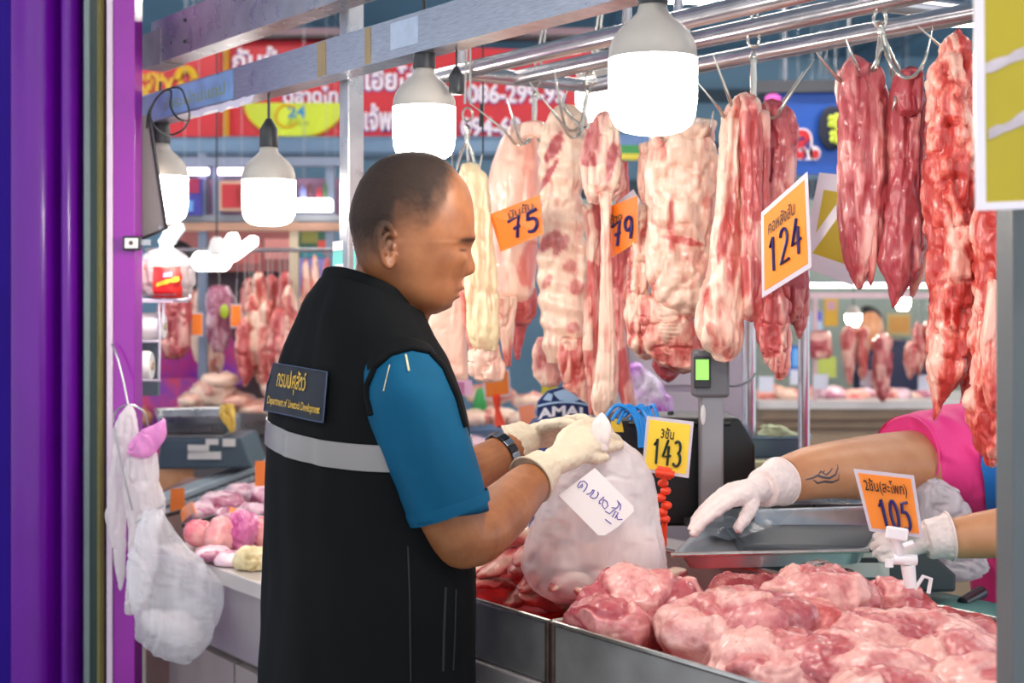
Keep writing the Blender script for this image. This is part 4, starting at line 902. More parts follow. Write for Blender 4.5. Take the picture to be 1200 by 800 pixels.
# name patch on the back
pc = [(322, 426), (388, 437), (382, 495), (315, 481)]
def fbk(x, y):
    for k in range(24):
        h_ = on_surf(vb, x + k, y, .006)
        if h_: return h_
    return at(x, y, 2.12)
pt = grid_patch(vb, pc, 14, 10, .006, fbk).build('back_patch', M('patch_navy', '#141a28', .7, bmp=.2), man, ang=180)
pb_ = [np.array(c, float) for c in pc]
def pfn(h): return lambda u, v: (lambda q: on_surf(vb, q[0], q[1], h) or fbk(*q))((pb_[3] * (1 - u) + pb_[2] * u) * (1 - v) + (pb_[0] * (1 - u) + pb_[1] * u) * v)
edge = MB()
for i in range(4):
    a, b_ = pb_[i], pb_[(i + 1) % 4]; edge.tube([on_surf(vb, *(a * (1 - t) + b_ * t), .007) or fbk(*(a * (1 - t) + b_ * t)) for t in np.linspace(0, 1, 10)], .0012, 6)
edge.build('stitched_edge', M('patch_edge', '#3a4660', .7), pt)
GOLD = M('gold_thread', '#d9ad2b', .5, var=.2, scale=60)
put_text(MB(), 'กรมปศุสัตว์', pfn(.0075), .16, .42, .66, .92, .012).build('gold_lettering', GOLD, pt, smooth=False)
put_text(MB(), 'Department of Livestock Development', pfn(.0075), .04, .1, .93, .32, .014).build('gold_lettering', GOLD, pt, smooth=False)
for st, w in (([(478, 640), (480, 700), (481, 799)], .0012), ([(522, 688), (520, 740), (519, 786)], .002), ([(534, 690), (533, 740), (531, 785)], .0012)):
    pp = [on_surf(vb, st[i][0] * (1 - t) + st[i + 1][0] * t, st[i][1] * (1 - t) + st[i + 1][1] * t, .0005) for i in range(2) for t in np.linspace(0, 1, 8)]
    MB().tube([p for p in pp if p], w, 6).build('seam' if w < .0015 else 'pocket_zip', M('seam_dark', '#15181a', .6), man)
# sleeves
def sleeve(P, R, name, mat, sx=1.0, seed=1, hem=True):
    mb = MB().tube(smooth_path(P, 8), list(np.interp(np.linspace(0, 1, 8 * (len(P) - 1) + 1), np.linspace(0, 1, len(R)), R)), 40, False)
    A = np.array(mb.v); w = .004 * fbm(A / np.array((.03, .03, .09)), seed, 2); A[:, 0] += w; A[:, 1] += w; mb.v = [tuple(v) for v in A]
    return mb
SL = [at(462, 428, 2.02), at(472, 440, 1.985), at(484, 475, 1.96), at(503, 530, 1.95), at(524, 590, 1.95), at(527, 599, 1.95)]
slm = sleeve(SL, [.040, .056, .061, .060, .056, .0545], 'shirt_sleeve', TEAL)
def in_poly(x, y, poly):
    r_ = False
    for i in range(len(poly)):
        (x1, y1), (x2, y2) = poly[i - 1], poly[i]
        if (y1 > y) != (y2 > y) and x < (x2 - x1) * (y - y1) / (y2 - y1) + x1: r_ = not r_
    return r_
TP = [(431, 452), (440, 430), (458, 415), (482, 408), (503, 413), (520, 432), (534, 465), (546, 508), (575, 590), (530, 650), (470, 640), (430, 520), (427, 475)]
proj = lambda v: ((v[0] / v[1]) * F + 600, HY - (v[2] - CAMZ) / v[1] * F)
teal_f = []; yoke_f = []
for f_ in slm.f:
    c_ = np.mean([slm.v[i] for i in f_], 0); (teal_f if in_poly(*proj(c_), TP) or c_[2] < 1.36 else yoke_f).append(f_)
slv = MB().add(slm.v, teal_f).build('shirt_sleeve', TEAL, man, ang=180)
MB().add(slm.v, yoke_f).build('shoulder_yoke', VEST, man, ang=180)
hm = [at(523, 587, 1.95), at(524.5, 592, 1.95), at(527.5, 601, 1.95)]
MB().tube(hm, [.058, .0585, .057], 40, False).build('hem', TEAL, slv, ang=180)
sbv = bvh_of(slm)
for a, b_ in (((475.5, 416), (479, 435)), ((457, 428), (450, 458))):
    MB().tube([on_surf(sbv, a[0] + (b_[0] - a[0]) * t, a[1] + (b_[1] - a[1]) * t, .001) or at(*a, 1.9) for t in np.linspace(0, 1, 6)], .0016 if a[0] > 470 else .0008, 6).build('piping', M('piping', '#d6cfa8', .5), slv)
# armhole binding of the vest
sv2 = bvh_of(VM, slm)
ahp = [(436, 486), (431, 468), (431, 452), (440, 430), (458, 415), (482, 408), (503, 413), (520, 432), (534, 465), (546, 508)]
ap_ = []
for i in range(len(ahp) - 1):
    for t in np.linspace(0, 1, 6, endpoint=False):
        x_, y_ = ahp[i][0] * (1 - t) + ahp[i + 1][0] * t, ahp[i][1] * (1 - t) + ahp[i + 1][1] * t
        h_ = on_surf(sv2, x_, y_, .0015)
        if h_: ap_.append(h_)
ah = MB().tube(ap_, .0045, 10)
ah.build('armhole_binding', VEST, man)
# left sleeve mostly hidden
sleeve([at(372, 425, 2.24), at(400, 480, 2.27), at(440, 545, 2.29), at(455, 565, 2.3)], [.05, .058, .057, .054], 's', TEAL, 1, 4).build('shirt_sleeve', TEAL, man, ang=180)

# ---- body: head, neck, arms, torso, legs fused into one skin
B = MB()
HR = [(181, 470, 500, .016), (184, 456, 511, .036), (190, 445, 522, .051), (200, 433, 534, .063), (215, 423, 547, .073), (235, 415, 554, .078), (255, 411, 556, .0795), (270, 413, 556, .0785), (280, 415, 555, .077), (290, 416, 551, .0755), (300, 418, 549, .074), (310, 421, 547, .072), (320, 425, 545, .069), (330, 431, 542, .066), (340, 440, 539, .063), (350, 452, 534, .058), (358, 464, 528, .051), (364, 478, 520, .040), (368, 490, 511, .022)]
yaw = math.radians(13); hc = at(484, 352, YM)
def to_head(fx, ly, py):
    """fx forward (px from 484), ly to his left (m)"""
    X = (fx - 484) * KM
    return Vector((hc.x + X * math.cos(yaw) - ly * math.sin(yaw), hc.y + X * math.sin(yaw) + ly * math.cos(yaw), CAMZ - (py - HY) * KM))
hrows = interp_rows(HR, 96); nseg = 96; hv = []
G = lambda x, s: math.exp(-(x / s) ** 2)
for py, xb, xf, w in hrows:
    cx, hl = (xb + xf) / 2, (xf - xb) / 2
    for k in range(nseg):
        q = 2 * math.pi * k / nseg; c, s = math.cos(q), math.sin(q)
        ex = .84 if py > 285 else .95
        fx = cx + hl * math.copysign(abs(c) ** ex, c); ly = w * math.copysign(abs(s) ** .92, s)
        if c > 0:
            nose = 12.5 * G(ly, .010 + .006 * sstep(296, 318, py)) * (sstep(284, 316, py) * (1 - sstep(318, 327, py))) + 2 * G(ly, .012) * G(py - 284, 8)
            brow = 4.0 * G(py - 280, 6) * G(abs(ly) - .036, .024); sock = -8 * G(py - 291, 7) * G(abs(ly) - .044, .018)
            lid = 4.2 * G(py - 292, 4) * G(abs(ly) - .044, .011)
            cheek = 4.0 * G(py - 305, 9) * G(abs(ly) - .052, .016) - 3.0 * G(py - 328, 12) * G(abs(ly) - .048, .016) - 2.0 * G(abs(ly) - (.022 + .0006 * (py - 320)), .005) * G(py - 326, 10)
            lips = 6.5 * G(py - 338, 3.4) * G(ly, .024) + 5.5 * G(py - 347.5, 3.4) * G(ly, .022) - 4.5 * G(py - 342.8, 1.7) * G(ly, .03) - 3.5 * G(py - 353, 3) * G(ly, .02)
            chin = 4.5 * G(py - 360, 5) * G(ly, .02); phil = -3.0 * G(py - 330, 4) * G(ly, .02)
            fx += nose + brow + sock + lid + cheek + lips + chin + phil
        hv.append(to_head(fx, ly, py))
nr = len(hrows)
hf = [(i * nseg + k, i * nseg + (k + 1) % nseg, (i + 1) * nseg + (k + 1) % nseg, (i + 1) * nseg + k) for i in range(nr - 1) for k in range(nseg)] + [tuple(range(nseg))[::-1], tuple((nr - 1) * nseg + k for k in range(nseg))]
B.add(hv, hf)
# ear (his right): rim, lobe and hollow
def earp(px, py, out): return at(px, py, 0) if False else to_head(484 + (px - 484) / math.cos(yaw) + 0, -.074 - out, py)
E = lambda px, py, out=0: to_head(px - 19, -.070 - out, py)
B.tube(smooth_path([E(470, 280, .004), E(466, 270, .010), E(458, 267, .014), (E(453, 274, .016)), E(452, 286, .015), E(455, 298, .013), E(459, 309, .010), E(465, 314, .006), E(470, 310, .003), E(471, 300, .002)], 5), .0042, 10, 'round')
B.tube(smooth_path([E(466, 277, .007), E(460, 280, .010), E(458, 290, .010), E(463, 300, .007)], 4), .0032, 8, 'round')
B.ell(E(461, 291, -.004), .011, .006, .020, nu=16, nv=10); B.ell(E(464, 308, .004), .007, .005, .008, nu=12, nv=8)
B.ell(E(471, 293, .001), .003, .004, .006, nu=10, nv=8)
# neck and trunk
B.tube([at(466, 300, 2.11), at(458, 330, 2.11), at(449, 360, 2.11), at(440, 395, 2.1)], [.056, .055, .058, .068], 28, 'round')
B.tube([at(486, 350, 2.11), at(470, 385, 2.10)], [.030, .034], 20, 'round')
tr = []
for py, c, a, b_ in interp_rows(VR, 30): tr.append(mring(py, c, a - .012, b_ - .012, 40))
loft(B, tr)
# right arm: shoulder, elbow, wrist
B.tube(smooth_path([at(468, 435, 2.0), at(490, 500, 1.96), at(515, 570, 1.955), at(537, 622, 1.965), at(552, 634, 1.985)], 5), list(np.interp(np.linspace(0, 1, 21), [0, .3, .6, .85, 1], [.052, .05, .0455, .043, .038])), 24, 'round')
B.tube(smooth_path([at(540, 628, 1.965), at(560, 624, 1.99), at(590, 598, 2.06), at(616, 571, 2.13), at(634, 556, 2.17)], 5), list(np.interp(np.linspace(0, 1, 21), [0, .2, .5, .8, 1], [.041, .0435, .040, .032, .027])), 24, 'round')
# left arm
B.tube(smooth_path([at(375, 425, 2.25), at(430, 540, 2.28), at(475, 590, 2.30)], 6), list(np.linspace(.05, .04, 13)), 20, 'round')
B.tube(smooth_path([at(470, 590, 2.30), at(520, 565, 2.33), at(565, 545, 2.37), at(608, 519, 2.42)], 5), list(np.interp(np.linspace(0, 1, 16), [0, .5, 1], [.04, .038, .028])), 20, 'round')
BR = remesh(B, .0023, 1)
P = np.array(BR.v); rel = P - np.array(tuple(hc)); fxm = (rel[:, 0] * math.cos(yaw) + rel[:, 1] * math.sin(yaw)) / KM + 484; pym = HY - (P[:, 2] - CAMZ) / KM
lym = -rel[:, 0] * math.sin(yaw) + rel[:, 1] * math.cos(yaw)
# hair mask: hairline from forehead over temple, behind the ear, to the nape
HL = np.array([(400, 312), (425, 312), (440, 306), (450, 292), (456, 272), (476, 270), (490, 274), (498, 262), (510, 250), (517, 232), (526, 214), (536, 202), (548, 190), (570, 176)], float)
line = np.interp(fxm, HL[:, 0], HL[:, 1]); dist = line - pym + 5 * fbm(P / .012, 5, 3)
sel = (P[:, 2] > 1.47)
hm_ = sstep(-14, 22, dist) * sel
thin = .62 + .38 * sstep(5, 45, dist)
brw = np.exp(-((pym - (281 + .10 * (552 - fxm))) / 3.0) ** 2) * sstep(.012, .02, np.abs(lym)) * (1 - sstep(.055, .066, np.abs(lym))) * (fxm > 515) * sel
eye = 1.1 * np.exp(-((pym - (294.5 - .08 * (545 - fxm) + 90 * (np.abs(lym) - .044))) / 1.5) ** 2) * np.exp(-((np.abs(lym) - .044) / .012) ** 4) * (fxm > 515) * sel
mouth = np.exp(-((pym - 342.5) / 1.1) ** 2) * (np.abs(lym) < .027) * (fxm > 518) * sel
BR.fat = list(np.clip(hm_ * thin * .93 + .85 * brw + .75 * eye + .6 * mouth, 0, 1))
BR.build('body', SKINM, man, fat=True, ang=180)
# cropped hair lifted off the scalp
keep = dist > 4
hmb = MB(); idx = {}; BVn = bmesh.new()
me_ = bpy.data.meshes.new('t'); me_.from_pydata(BR.v, [], BR.f); me_.update()
nrm = np.empty(len(me_.vertices) * 3, np.float32); me_.vertex_normals.foreach_get('vector', nrm) if hasattr(me_, 'vertex_normals') else None
nrm = nrm.reshape(-1, 3); bpy.data.meshes.remove(me_); BVn.free()
ok = keep & sel
lift = .0003 + .0024 * sstep(4, 50, dist) + .0006 * vn(P / .003, 8) * sstep(4, 30, dist)
for f_ in BR.f:
    if all(ok[i] for i in f_):
        for i in f_:
            if i not in idx: idx[i] = len(hmb.v); hmb.v.append(tuple(P[i] + nrm[i] * lift[i])); hmb.fat.append(float(BR.fat[i]))
        hmb.f.append(tuple(idx[i] for i in f_))
hmb.build('hair', SKINM, man, ang=180, fat=True)

# ---- gloved hands
def glove(wrist, knuckles, fingers, thumb, mat, parent, name='glove', rk=.0125, rf=.0088, cuff=None, rw=.027, vox=.0022):
    g = MB(); W_ = at(*wrist)
    K = [at(*k) for k in knuckles]
    for k in K: g.tube([W_ + (k - W_) * .05, W_ * .5 + k * .5, k], [rw * .75, .017, rk], 14, 'round')
    mid = sum(K, Vector()) / 4
    for i in range(3): g.tube([W_ * .55 + K[i] * .45, (K[i] + K[i + 1]) / 2], [.017, rk * .9], 12, 'round')
    for k, f_ in zip(K, fingers):
        L = smooth_path([k] + [at(*p) for p in f_], 4); g.tube(L, list(np.linspace(rk * .88, rf * .85, len(L))), 14, 'round')
    L = smooth_path([W_ * .6 + K[0] * .4] + [at(*p) for p in thumb], 4); g.tube(L, list(np.interp(np.linspace(0, 1, len(L)), [0, .4, 1], [.018, .0125, .0092])), 14, 'round')
    if cuff:
        C = [at(*c) for c in cuff]; g.tube(C + [W_], list(np.linspace(rw * 1.36, rw * 1.22, len(C))) + [rw * 1.1], 26, True)
    r = remesh(g, vox, 3); A = np.array(r.v)
    A += .0011 * np.stack([vn(A / .006, 3), vn(A / .006, 4), vn(A / .006, 5)], 1); r.v = [tuple(v) for v in A]
    o = r.build(name, mat, parent, ang=180)
    if cuff:
        d = (C[1] - C[0] if len(C) > 1 else W_ - C[0]).normalized(); s1 = d.cross(Zv).normalized(); s2 = s1.cross(d)
        MB().tube([C[0] + (s1 * math.cos(a) + s2 * math.sin(a)) * rw * 1.36 for a in np.linspace(0, 2 * math.pi, 33)], .0022, 8, False).build('cuff_bead', mat, o)
    return o
glove((638, 548, 2.18), [(688, 506, 2.26), (694, 515, 2.25), (692, 525, 2.235), (684, 533, 2.22)],
      [[(704, 503, 2.30), (712, 513, 2.315), (708, 523, 2.31)], [(710, 512, 2.28), (722, 515, 2.30), (727, 522, 2.30)], [(706, 524, 2.255), (718, 523, 2.27), (728, 521, 2.28)], [(694, 536, 2.235), (703, 537, 2.245), (711, 535, 2.25)]],
      [(664, 512, 2.24), (682, 499, 2.29), (698, 495, 2.32)], GLOVE, man, cuff=[(622, 562, 2.15), (628, 557, 2.16)])
glove((618, 512, 2.43), [(668, 494, 2.40), (672, 500, 2.42), (670, 507, 2.43), (664, 513, 2.44)],
      [[(682, 491, 2.38), (692, 497, 2.36), (696, 506, 2.36)], [(688, 498, 2.40), (698, 506, 2.39), (700, 515, 2.38)], [(686, 508, 2.42), (696, 514, 2.41), (698, 522, 2.40)], [(678, 516, 2.43), (688, 520, 2.42), (692, 526, 2.41)]],
      [(640, 500, 2.40), (660, 497, 2.36), (676, 500, 2.34)], GLOVE, man, cuff=[(603, 521, 2.42), (609, 517, 2.42)])
wtc = thing('watch', "black steel wristwatch on the man's left wrist", 'watch', at(588, 536, 2.4)) if False else None
wd = (at(608, 519, 2.42) - at(565, 545, 2.37)).normalized(); wc = at(589, 531, 2.397); s1 = wd.cross(Zv).normalized(); s2 = s1.cross(wd)
WM = steel('watch_steel', '#3a3f47', .25)
wo = None
for i in range(18):
    a = 2 * math.pi * i / 18; c = wc + (s1 * math.cos(a) + s2 * math.sin(a)) * .0345
    tn = -s1 * math.sin(a) + s2 * math.cos(a)
    o = MB().box(c, .016, .011, .004, wd, tn, wd.cross(tn)).build('watch_link', WM if i % 2 else steel('watch_bright', '#8f9aa6', .2), man, smooth=False, bev=.001)
MB().lathe([(.015, -.002), (.016, .002), (.015, .006)], wc + (s2 * -.6 + s1 * .9).normalized() * -.035 * -1, 20, (s2 * -.6 + s1 * .9)).build('watch_case', WM, man)
# trousers and shoes, below the frame
DRK = M('dark_trousers', '#15171c', .8)
L = MB()
for sgn in (-1, 1):
    hp = Vector((-.21, 2.1, .86)) + rt * (.09 * sgn); L.tube([hp, hp - Zv * .4 + fw * .02, hp - Zv * .76], [.105, .078, .062], 20)
L.build('trousers', DRK, man)
for sgn in (-1, 1):
    c = Vector((-.21, 2.1, .045)) + rt * (.09 * sgn) + fw * .05; MB().ell(c, .13, .05, .045, fw, rt, Zv).build('shoe', DARK, man)

# ---------------------------------------------------------------- vendor
ven = thing('person', 'vendor in a bright pink shirt with a tattooed forearm reaching across the counter', 'person', (1.12, 2.95, 0))
PINKS = M('pink_shirt', '#fb3d92', .6, var=.2, scale=5, bmp=.1, col2='#f2388a')
BLUEA = M('blue_apron', '#1573c4', .55, var=.12)
vb_ = MB()
vb_.tube(smooth_path([at(1150, 548, 2.84), at(1090, 548, 2.76), at(1040, 548, 2.68), at(1000, 549, 2.62), at(955, 553, 2.56), at(920, 562, 2.51), at(897, 570, 2.47)], 5), list(np.interp(np.linspace(0, 1, 31), [0, .2, .4, .6, .8, 1], [.085, .073, .061, .0505, .041, .029])), 28, 'round')
vb_.tube(smooth_path([at(1330, 560, 2.75), at(1270, 620, 2.5), at(1200, 622, 2.42), at(1140, 628, 2.40), at(1100, 632, 2.40)], 5), list(np.interp(np.linspace(0, 1, 21), [0, .3, .6, 1], [.07, .055, .042, .029])), 24, 'round')
vc = at(1260, 352, 2.95); vc.z = 0
T_ = MB()
for z, a, b_, dx in ((.55, .20, .15, 0), (.85, .21, .16, 0), (1.0, .22, .165, -.01), (1.12, .225, .16, -.03), (1.2, .21, .145, -.04), (1.27, .17, .12, -.05), (1.33, .10, .085, -.06)): T_.v += [(vc.x + dx + a * math.cos(q), vc.y - .06 * (z - .6) + b_ * math.sin(q), z) for q in np.linspace(0, 2 * math.pi, 48, endpoint=False)]
T_.fat = [0] * len(T_.v); T_.f = [(i * 48 + k, i * 48 + (k + 1) % 48, (i + 1) * 48 + (k + 1) % 48, (i + 1) * 48 + k) for i in range(6) for k in range(48)] + [tuple(range(48))[::-1], tuple(288 + k for k in range(48))]
inner = MB(); inner.add([(vc.x + (v[0] - vc.x) * .85, vc.y + (v[1] - vc.y) * .85, v[2] * .99) for v in T_.v], T_.f)
vb_.add(inner.v, inner.f)
hcv = Vector((vc.x - .07, vc.y - .1, 1.53))
vb_.ell(hcv, .078, .095, .115, nu=28, nv=18); vb_.tube([hcv - Zv * .08 + Vector((0, .02, 0)), Vector((vc.x - .06, vc.y - .04, 1.28))], .055, 20)
vb_.ell(hcv + Vector((-.03, -.09, -.01)), .013, .016, .02); vb_.ell(hcv + Vector((.0, -.085, -.055)), .025, .012, .010)
for sx in (-1, 1): vb_.ell(hcv + Vector((sx * .078, .01, -.01)), .008, .014, .028)
VBR = remesh(vb_, .0045, 3); VBR.build('body', VSKIN, ven, ang=180)
MB().ell(hcv + Vector((0, .02, .03)), .088, .1, .105, nu=24, nv=16).build('hair', M('black_hair', '#14100f', .5), ven)
A = np.array(T_.v)
shirt = MB().add(T_.v, T_.f)
shirt.tube(smooth_path([at(1185, 560, 2.90), at(1140, 540, 2.84), at(1095, 538, 2.78), at(1062, 536, 2.725)], 6), list(np.interp(np.linspace(0, 1, 19), [0, .4, 1], [.13, .112, .079])), 32, True)
shirt.tube(smooth_path([at(1150, 480, 2.9), at(1200, 480, 2.95), at(1260, 470, 2.95)], 4), .06, 24, 'round')
shr = remesh(shirt, .006, 4); A = np.array(shr.v)
fld = .007 * np.sin((A[:, 0] * .75 + A[:, 2] * .45) / .0075 + 3.0 * vn(A / .08, 4)) * sstep(-.35, .3, vn(A / .08, 8) + .2)
A[:, 1] += fld; shr.v = [tuple(v) for v in A]
shr.build('shirt', PINKS, ven, ang=180)
MB().tube([at(1062.5, 536, 2.7257), at(1060, 536, 2.7225)], .0795, 36, False).build('sleeve_hem', PINKS, ven)
sbh = bvh_of(shr)
ap = MB(); P0 = []
for y in np.linspace(515, 640, 14):
    for x in (1146 + (y - 515) * .11, 1160 + (y - 515) * .22, 1172 + (y - 515) * .3): P0.append(on_surf(sbh, x, y, .006) or at(x, y, 2.72))
ap.add(P0, [(i * 3 + j, i * 3 + j + 1, (i + 1) * 3 + j + 1, (i + 1) * 3 + j) for i in range(13) for j in range(2)]).build('apron_strap', BLUEA, ven)
MB().prism([(-.2, 0), (.2, 0), (.2, .5), (-.2, .5)], (vc.x, vc.y - .19, .5), Vector((1, 0, 0)), Zv, Vector((0, 1, 0)), .006).build('apron_skirt', BLUEA, ven, smooth=False)
glove((893, 572, 2.46), [(858, 586, 2.40), (852, 580, 2.42), (850, 576, 2.44), (853, 574, 2.465)],
      [[(838, 600, 2.39), (822, 614, 2.385), (812, 627, 2.385)], [(834, 594, 2.41), (818, 608, 2.405), (810, 622, 2.40)], [(832, 590, 2.435), (820, 602, 2.43), (812, 614, 2.43)], [(836, 588, 2.47), (826, 598, 2.47), (818, 606, 2.47)]],
      [(880, 594, 2.42), (872, 608, 2.40), (864, 621, 2.395)], GLOVE2, ven, cuff=[(914, 564, 2.50), (906, 567, 2.485)], rw=.030)
glove((1085, 632, 2.40), [(1050, 626, 2.42), (1047, 634, 2.42), (1048, 642, 2.41), (1052, 648, 2.40)],
      [[(1036, 624, 2.43), (1026, 630, 2.44)], [(1032, 636, 2.42), (1022, 642, 2.43)], [(1034, 645, 2.40), (1026, 650, 2.41)], [(1040, 652, 2.40), (1032, 656, 2.40)]],
      [(1064, 618, 2.38), (1048, 612, 2.38), (1034, 612, 2.39)], GLOVE2, ven, cuff=[(1112, 628, 2.40), (1104, 629, 2.40)], rw=.029)
wv = (at(897, 570, 2.47) - at(955, 553, 2.56)).normalized(); s1 = wv.cross(Zv).normalized(); s2 = s1.cross(wv); c = at(918, 562.5, 2.507)
MB().tube([c + (s1 * math.cos(a) + s2 * math.sin(a)) * .0375 for a in np.linspace(0, 2 * math.pi, 40)], .0022, 8, False).build('bracelet', M('gold_bracelet', '#b9762c', .3, .8), ven)
vbb = bvh_of(VBR)
TAT = M('tattoo_ink', '#4a4650', .5)
tb = MB()
for st, w in (([(944, 562), (952, 560), (958, 557), (964, 559), (972, 560), (979, 556), (982, 548), (981, 543)], .0022), ([(953, 562), (958, 566), (966, 564), (975, 565), (983, 562), (983, 552)], .0024), ([(958, 557), (962, 552), (968, 556), (973, 552), (976, 547)], .0018), ([(964, 554), (967, 550)], .0012)):
    pp = [on_surf(vbb, st[i][0] * (1 - t) + st[i + 1][0] * t, st[i][1] * (1 - t) + st[i + 1][1] * t, .0002) for i in range(len(st) - 1) for t in np.linspace(0, 1, 4, endpoint=False)]
    pp = [p for p in pp if p]; n_ = len(pp); tb.tube(pp, [w * (.35 + .65 * math.sin(math.pi * (i + .5) / n_)) for i in range(n_)], 6, True, .25, Vector((0, 1, 0)))
tb.build('tattoo', TAT, ven)

# ================================================================ left side by the purple jamb
FILMW = plastic('bag_film', '#efe8ea', .82, .3); CARR = plastic('carrier_film', '#fbfaff', .4, .14, 45, bmp=.2)
bu = thing('bag_bundle', 'bundle of white plastic bags hung on a wire by the purple jamb', 'plastic bags', at(150, 720, 3.04))
MB().tube(smooth_path([at(131, 403, 3.08), at(136, 415, 3.07), at(143, 440, 3.06), at(150, 474, 3.04)]), .0022, 8).build('wire', STEEL, bu)
MB().tube(smooth_path([at(133, 495, 3.04), at(136, 482, 3.04), at(150, 474, 3.04), at(166, 480, 3.04), at(172, 492, 3.05), at(174, 504, 3.06)]), .0022, 8).build('ring', STEEL, bu)
MB().tube([at(134, 500, 3.0), at(142, 545, 2.99), at(155, 598, 2.985)], .0022, 8).build('pin', STEEL, bu)
for rows, Y, d, sd, m in (
    ([(476, 148, 156), (490, 137, 163), (505, 132, 165), (540, 130, 160), (570, 126, 152), (600, 123, 148), (640, 131, 147), (672, 136, 147), (690, 139, 143)], 3.03, .03, 1, FILMW),
    ([(492, 190, 194), (503, 168, 194), (515, 155, 190), (530, 150, 184), (536, 156, 176)], 3.0, .03, 2, plastic('pink_print', '#f0a6e0', .9, .3)),
    ([(530, 150, 182), (560, 147, 187), (590, 146, 192), (602, 148, 192), (625, 150, 186), (660, 149, 182), (700, 148, 176), (719, 147, 158)], 3.01, .035, 3, FILMW)):
    hang_geo(MB(), rows, Y, d, seed=200 + sd, fold=.006, fine=.002, fs=(.02, .04, .09)).build('bag_sheet', m, bu, ang=180)
MB().beam(at(158, 613, 2.98), at(192, 592, 2.99), .004, .006).build('clip_bar', STEEL, bu, smooth=False)
hang_geo(MB(), [(598, 168, 190), (620, 158, 203), (650, 152, 228), (672, 151, 252), (685, 152, 264), (705, 155, 262), (730, 158, 255), (752, 162, 246), (766, 184, 234), (777, 208, 224)], 2.92, .10, seed=210, fold=.008, fine=.001, fs=(.02, .05, .2), swirl=.05, n=100, seg=72).build('plastic_bag', CARR, None, 'translucent carrier bag hanging below the bundle of white bags', 'bag', ang=180)
lump_geo(MB(), at(200, 735, 2.92), .065, .03, .028, Vector((1, 0, -.35)).normalized(), Vector((0, 1, 0)), Vector((.35, 0, 1)).normalized(), 5, amp=.3).build('folded_bags', FILMW, None, 'wad of folded white bags inside the hanging carrier bag', 'plastic bags', ang=180)

gb = thing('notice_board', 'tilted grey board with dark edges behind the purple jamb', 'board', at(172, 280, 3.22))
gp_ = [(-.05, .02), (.028, .012), (.066, -.235), (.0, -.262), (-.05, -.258)]
MB().prism(gp_, at(160, 142, 3.175), Vector((1, 0, 0)), Zv, Vector((0, 1, 0)), .01).build('panel', M('board_grey', '#8b8480', .5, var=.06), gb, smooth=False)
MB().tube([at(160, 142, 3.175) + Vector((x, -.002, z)) for x, z in ((.028, .012), (.066, -.235), (.0, -.262))], .004, 8).build('dark_edge', DARK, gb)
MB().lathe([(.005, 0), (.004, .004)], at(188, 267, 3.172), 10, Vector((0, -1, 0))).build('screw', STEEL, gb)
bk = thing('wall_bracket', 'small white bracket with a screw fixed to the purple jamb', 'bracket', at(155, 293, 3.085))
MB().box(at(155, 285, 3.085), .036, .02, .030).build('frame', DARK, bk, smooth=False, bev=.002)
MB().box(at(154, 285, 3.075), .028, .008, .022).build('plate', WHITEP, bk, smooth=False, bev=.002)
MB().lathe([(.005, 0), (.004, .003)], at(153.5, 284.5, 3.071), 10, Vector((0, -1, 0))).build('screw', M('screw_brown', '#6b5346', .4, .6), bk)
MB().box(at(171, 284, 3.09), .022, .006, .012).build('tongue', STEEL, bk, smooth=False)

wr_ = thing('wire_rack', 'small white wire rack holding plastic rolls and a bread bag', 'rack', at(185, 450, 3.4))
WIR = M('wire_white', '#ccc9d4', .35, .3)
for pts in ([(150, 351), (216, 351), (222, 345)], [(150, 328), (175, 331), (190, 340), (191, 380)], [(186, 355), (187, 400), (186, 445)], [(150, 445), (188, 446)], [(150, 400), (186, 400)]):
    MB().tube(smooth_path([at(x, y, 3.38) for x, y in pts], 4), .0032, 8).build('wire', WIR, wr_)
MB().box(at(180, 353, 3.45), .13, .16, .006).build('shelf', WIR, wr_, smooth=False)
MB().box(at(172, 425, 3.55), .06, .02, .16).build('back_plate', M('rack_grey', '#6a7880', .5), wr_, smooth=False)
def roll(label, x0, x1, y0, y1):
    r = (y1 - y0) / 2 * 3.42 / F; a, b_ = at(x0, (y0 + y1) / 2, 3.42), at(x1, (y0 + y1) / 2, 3.42); t = thing('plastic_roll', label, 'roll', b_ - Zv * r, 'white plastic rolls on the wire rack')
    MB().lathe([(r * .9, 0), (r, .004), (r, (b_ - a).length - .006), (r * .88, (b_ - a).length)], a, 24, Vector((1, 0, 0))).build('sheeting', WHITEP, t)
    MB().lathe([(r * .3, 0), (r * .3, .004)], b_, 14, Vector((1, 0, 0))).build('core', M('core_card', '#b9a58c', .7), t)
roll('white plastic roll directly below the bread bag', 130, 193, 366, 398)
roll('white plastic roll on the lowest wire of the rack', 130, 178, 411, 446)
bd = thing('bread_bag', 'clear tied bag with red and yellow label on the wire rack', 'bag', at(195, 350, 3.42))
loafm = hang_geo(MB(), [(292, 185, 205), (298, 170, 218), (310, 161, 225), (330, 158, 228), (345, 162, 224), (350, 170, 216)], 3.42, .12, seed=220, fold=.006, bias=.5)
hang_geo(MB(), [(300, 178, 212), (312, 166, 220), (330, 164, 222), (346, 168, 219)], 3.42, .1, seed=223, fold=.004, bias=.6).build('contents', M('bread_brown', '#a5705f', .6, var=.3, scale=20), bd, ang=180)
loafm.build('film', plastic('bread_film', '#e8e6ee', .38, .12), bd, ang=180)
hang_geo(MB(), [(262, 202, 214), (270, 192, 215), (282, 185, 208), (292, 188, 204), (300, 186, 206)], 3.42, .04, seed=221, fold=.008).build('tied_top', plastic('tie_film', '#dcebf4', .75, .15), bd, ang=180)
lbv = bvh_of(loafm)
lp = grid_patch(lbv, [(181, 313), (212, 312), (213, 347), (179, 347)], 8, 8, .004, lambda x, y: at(x, y, 3.34)).build('label', M('label_red', '#e0302c', .35), bd, ang=180)
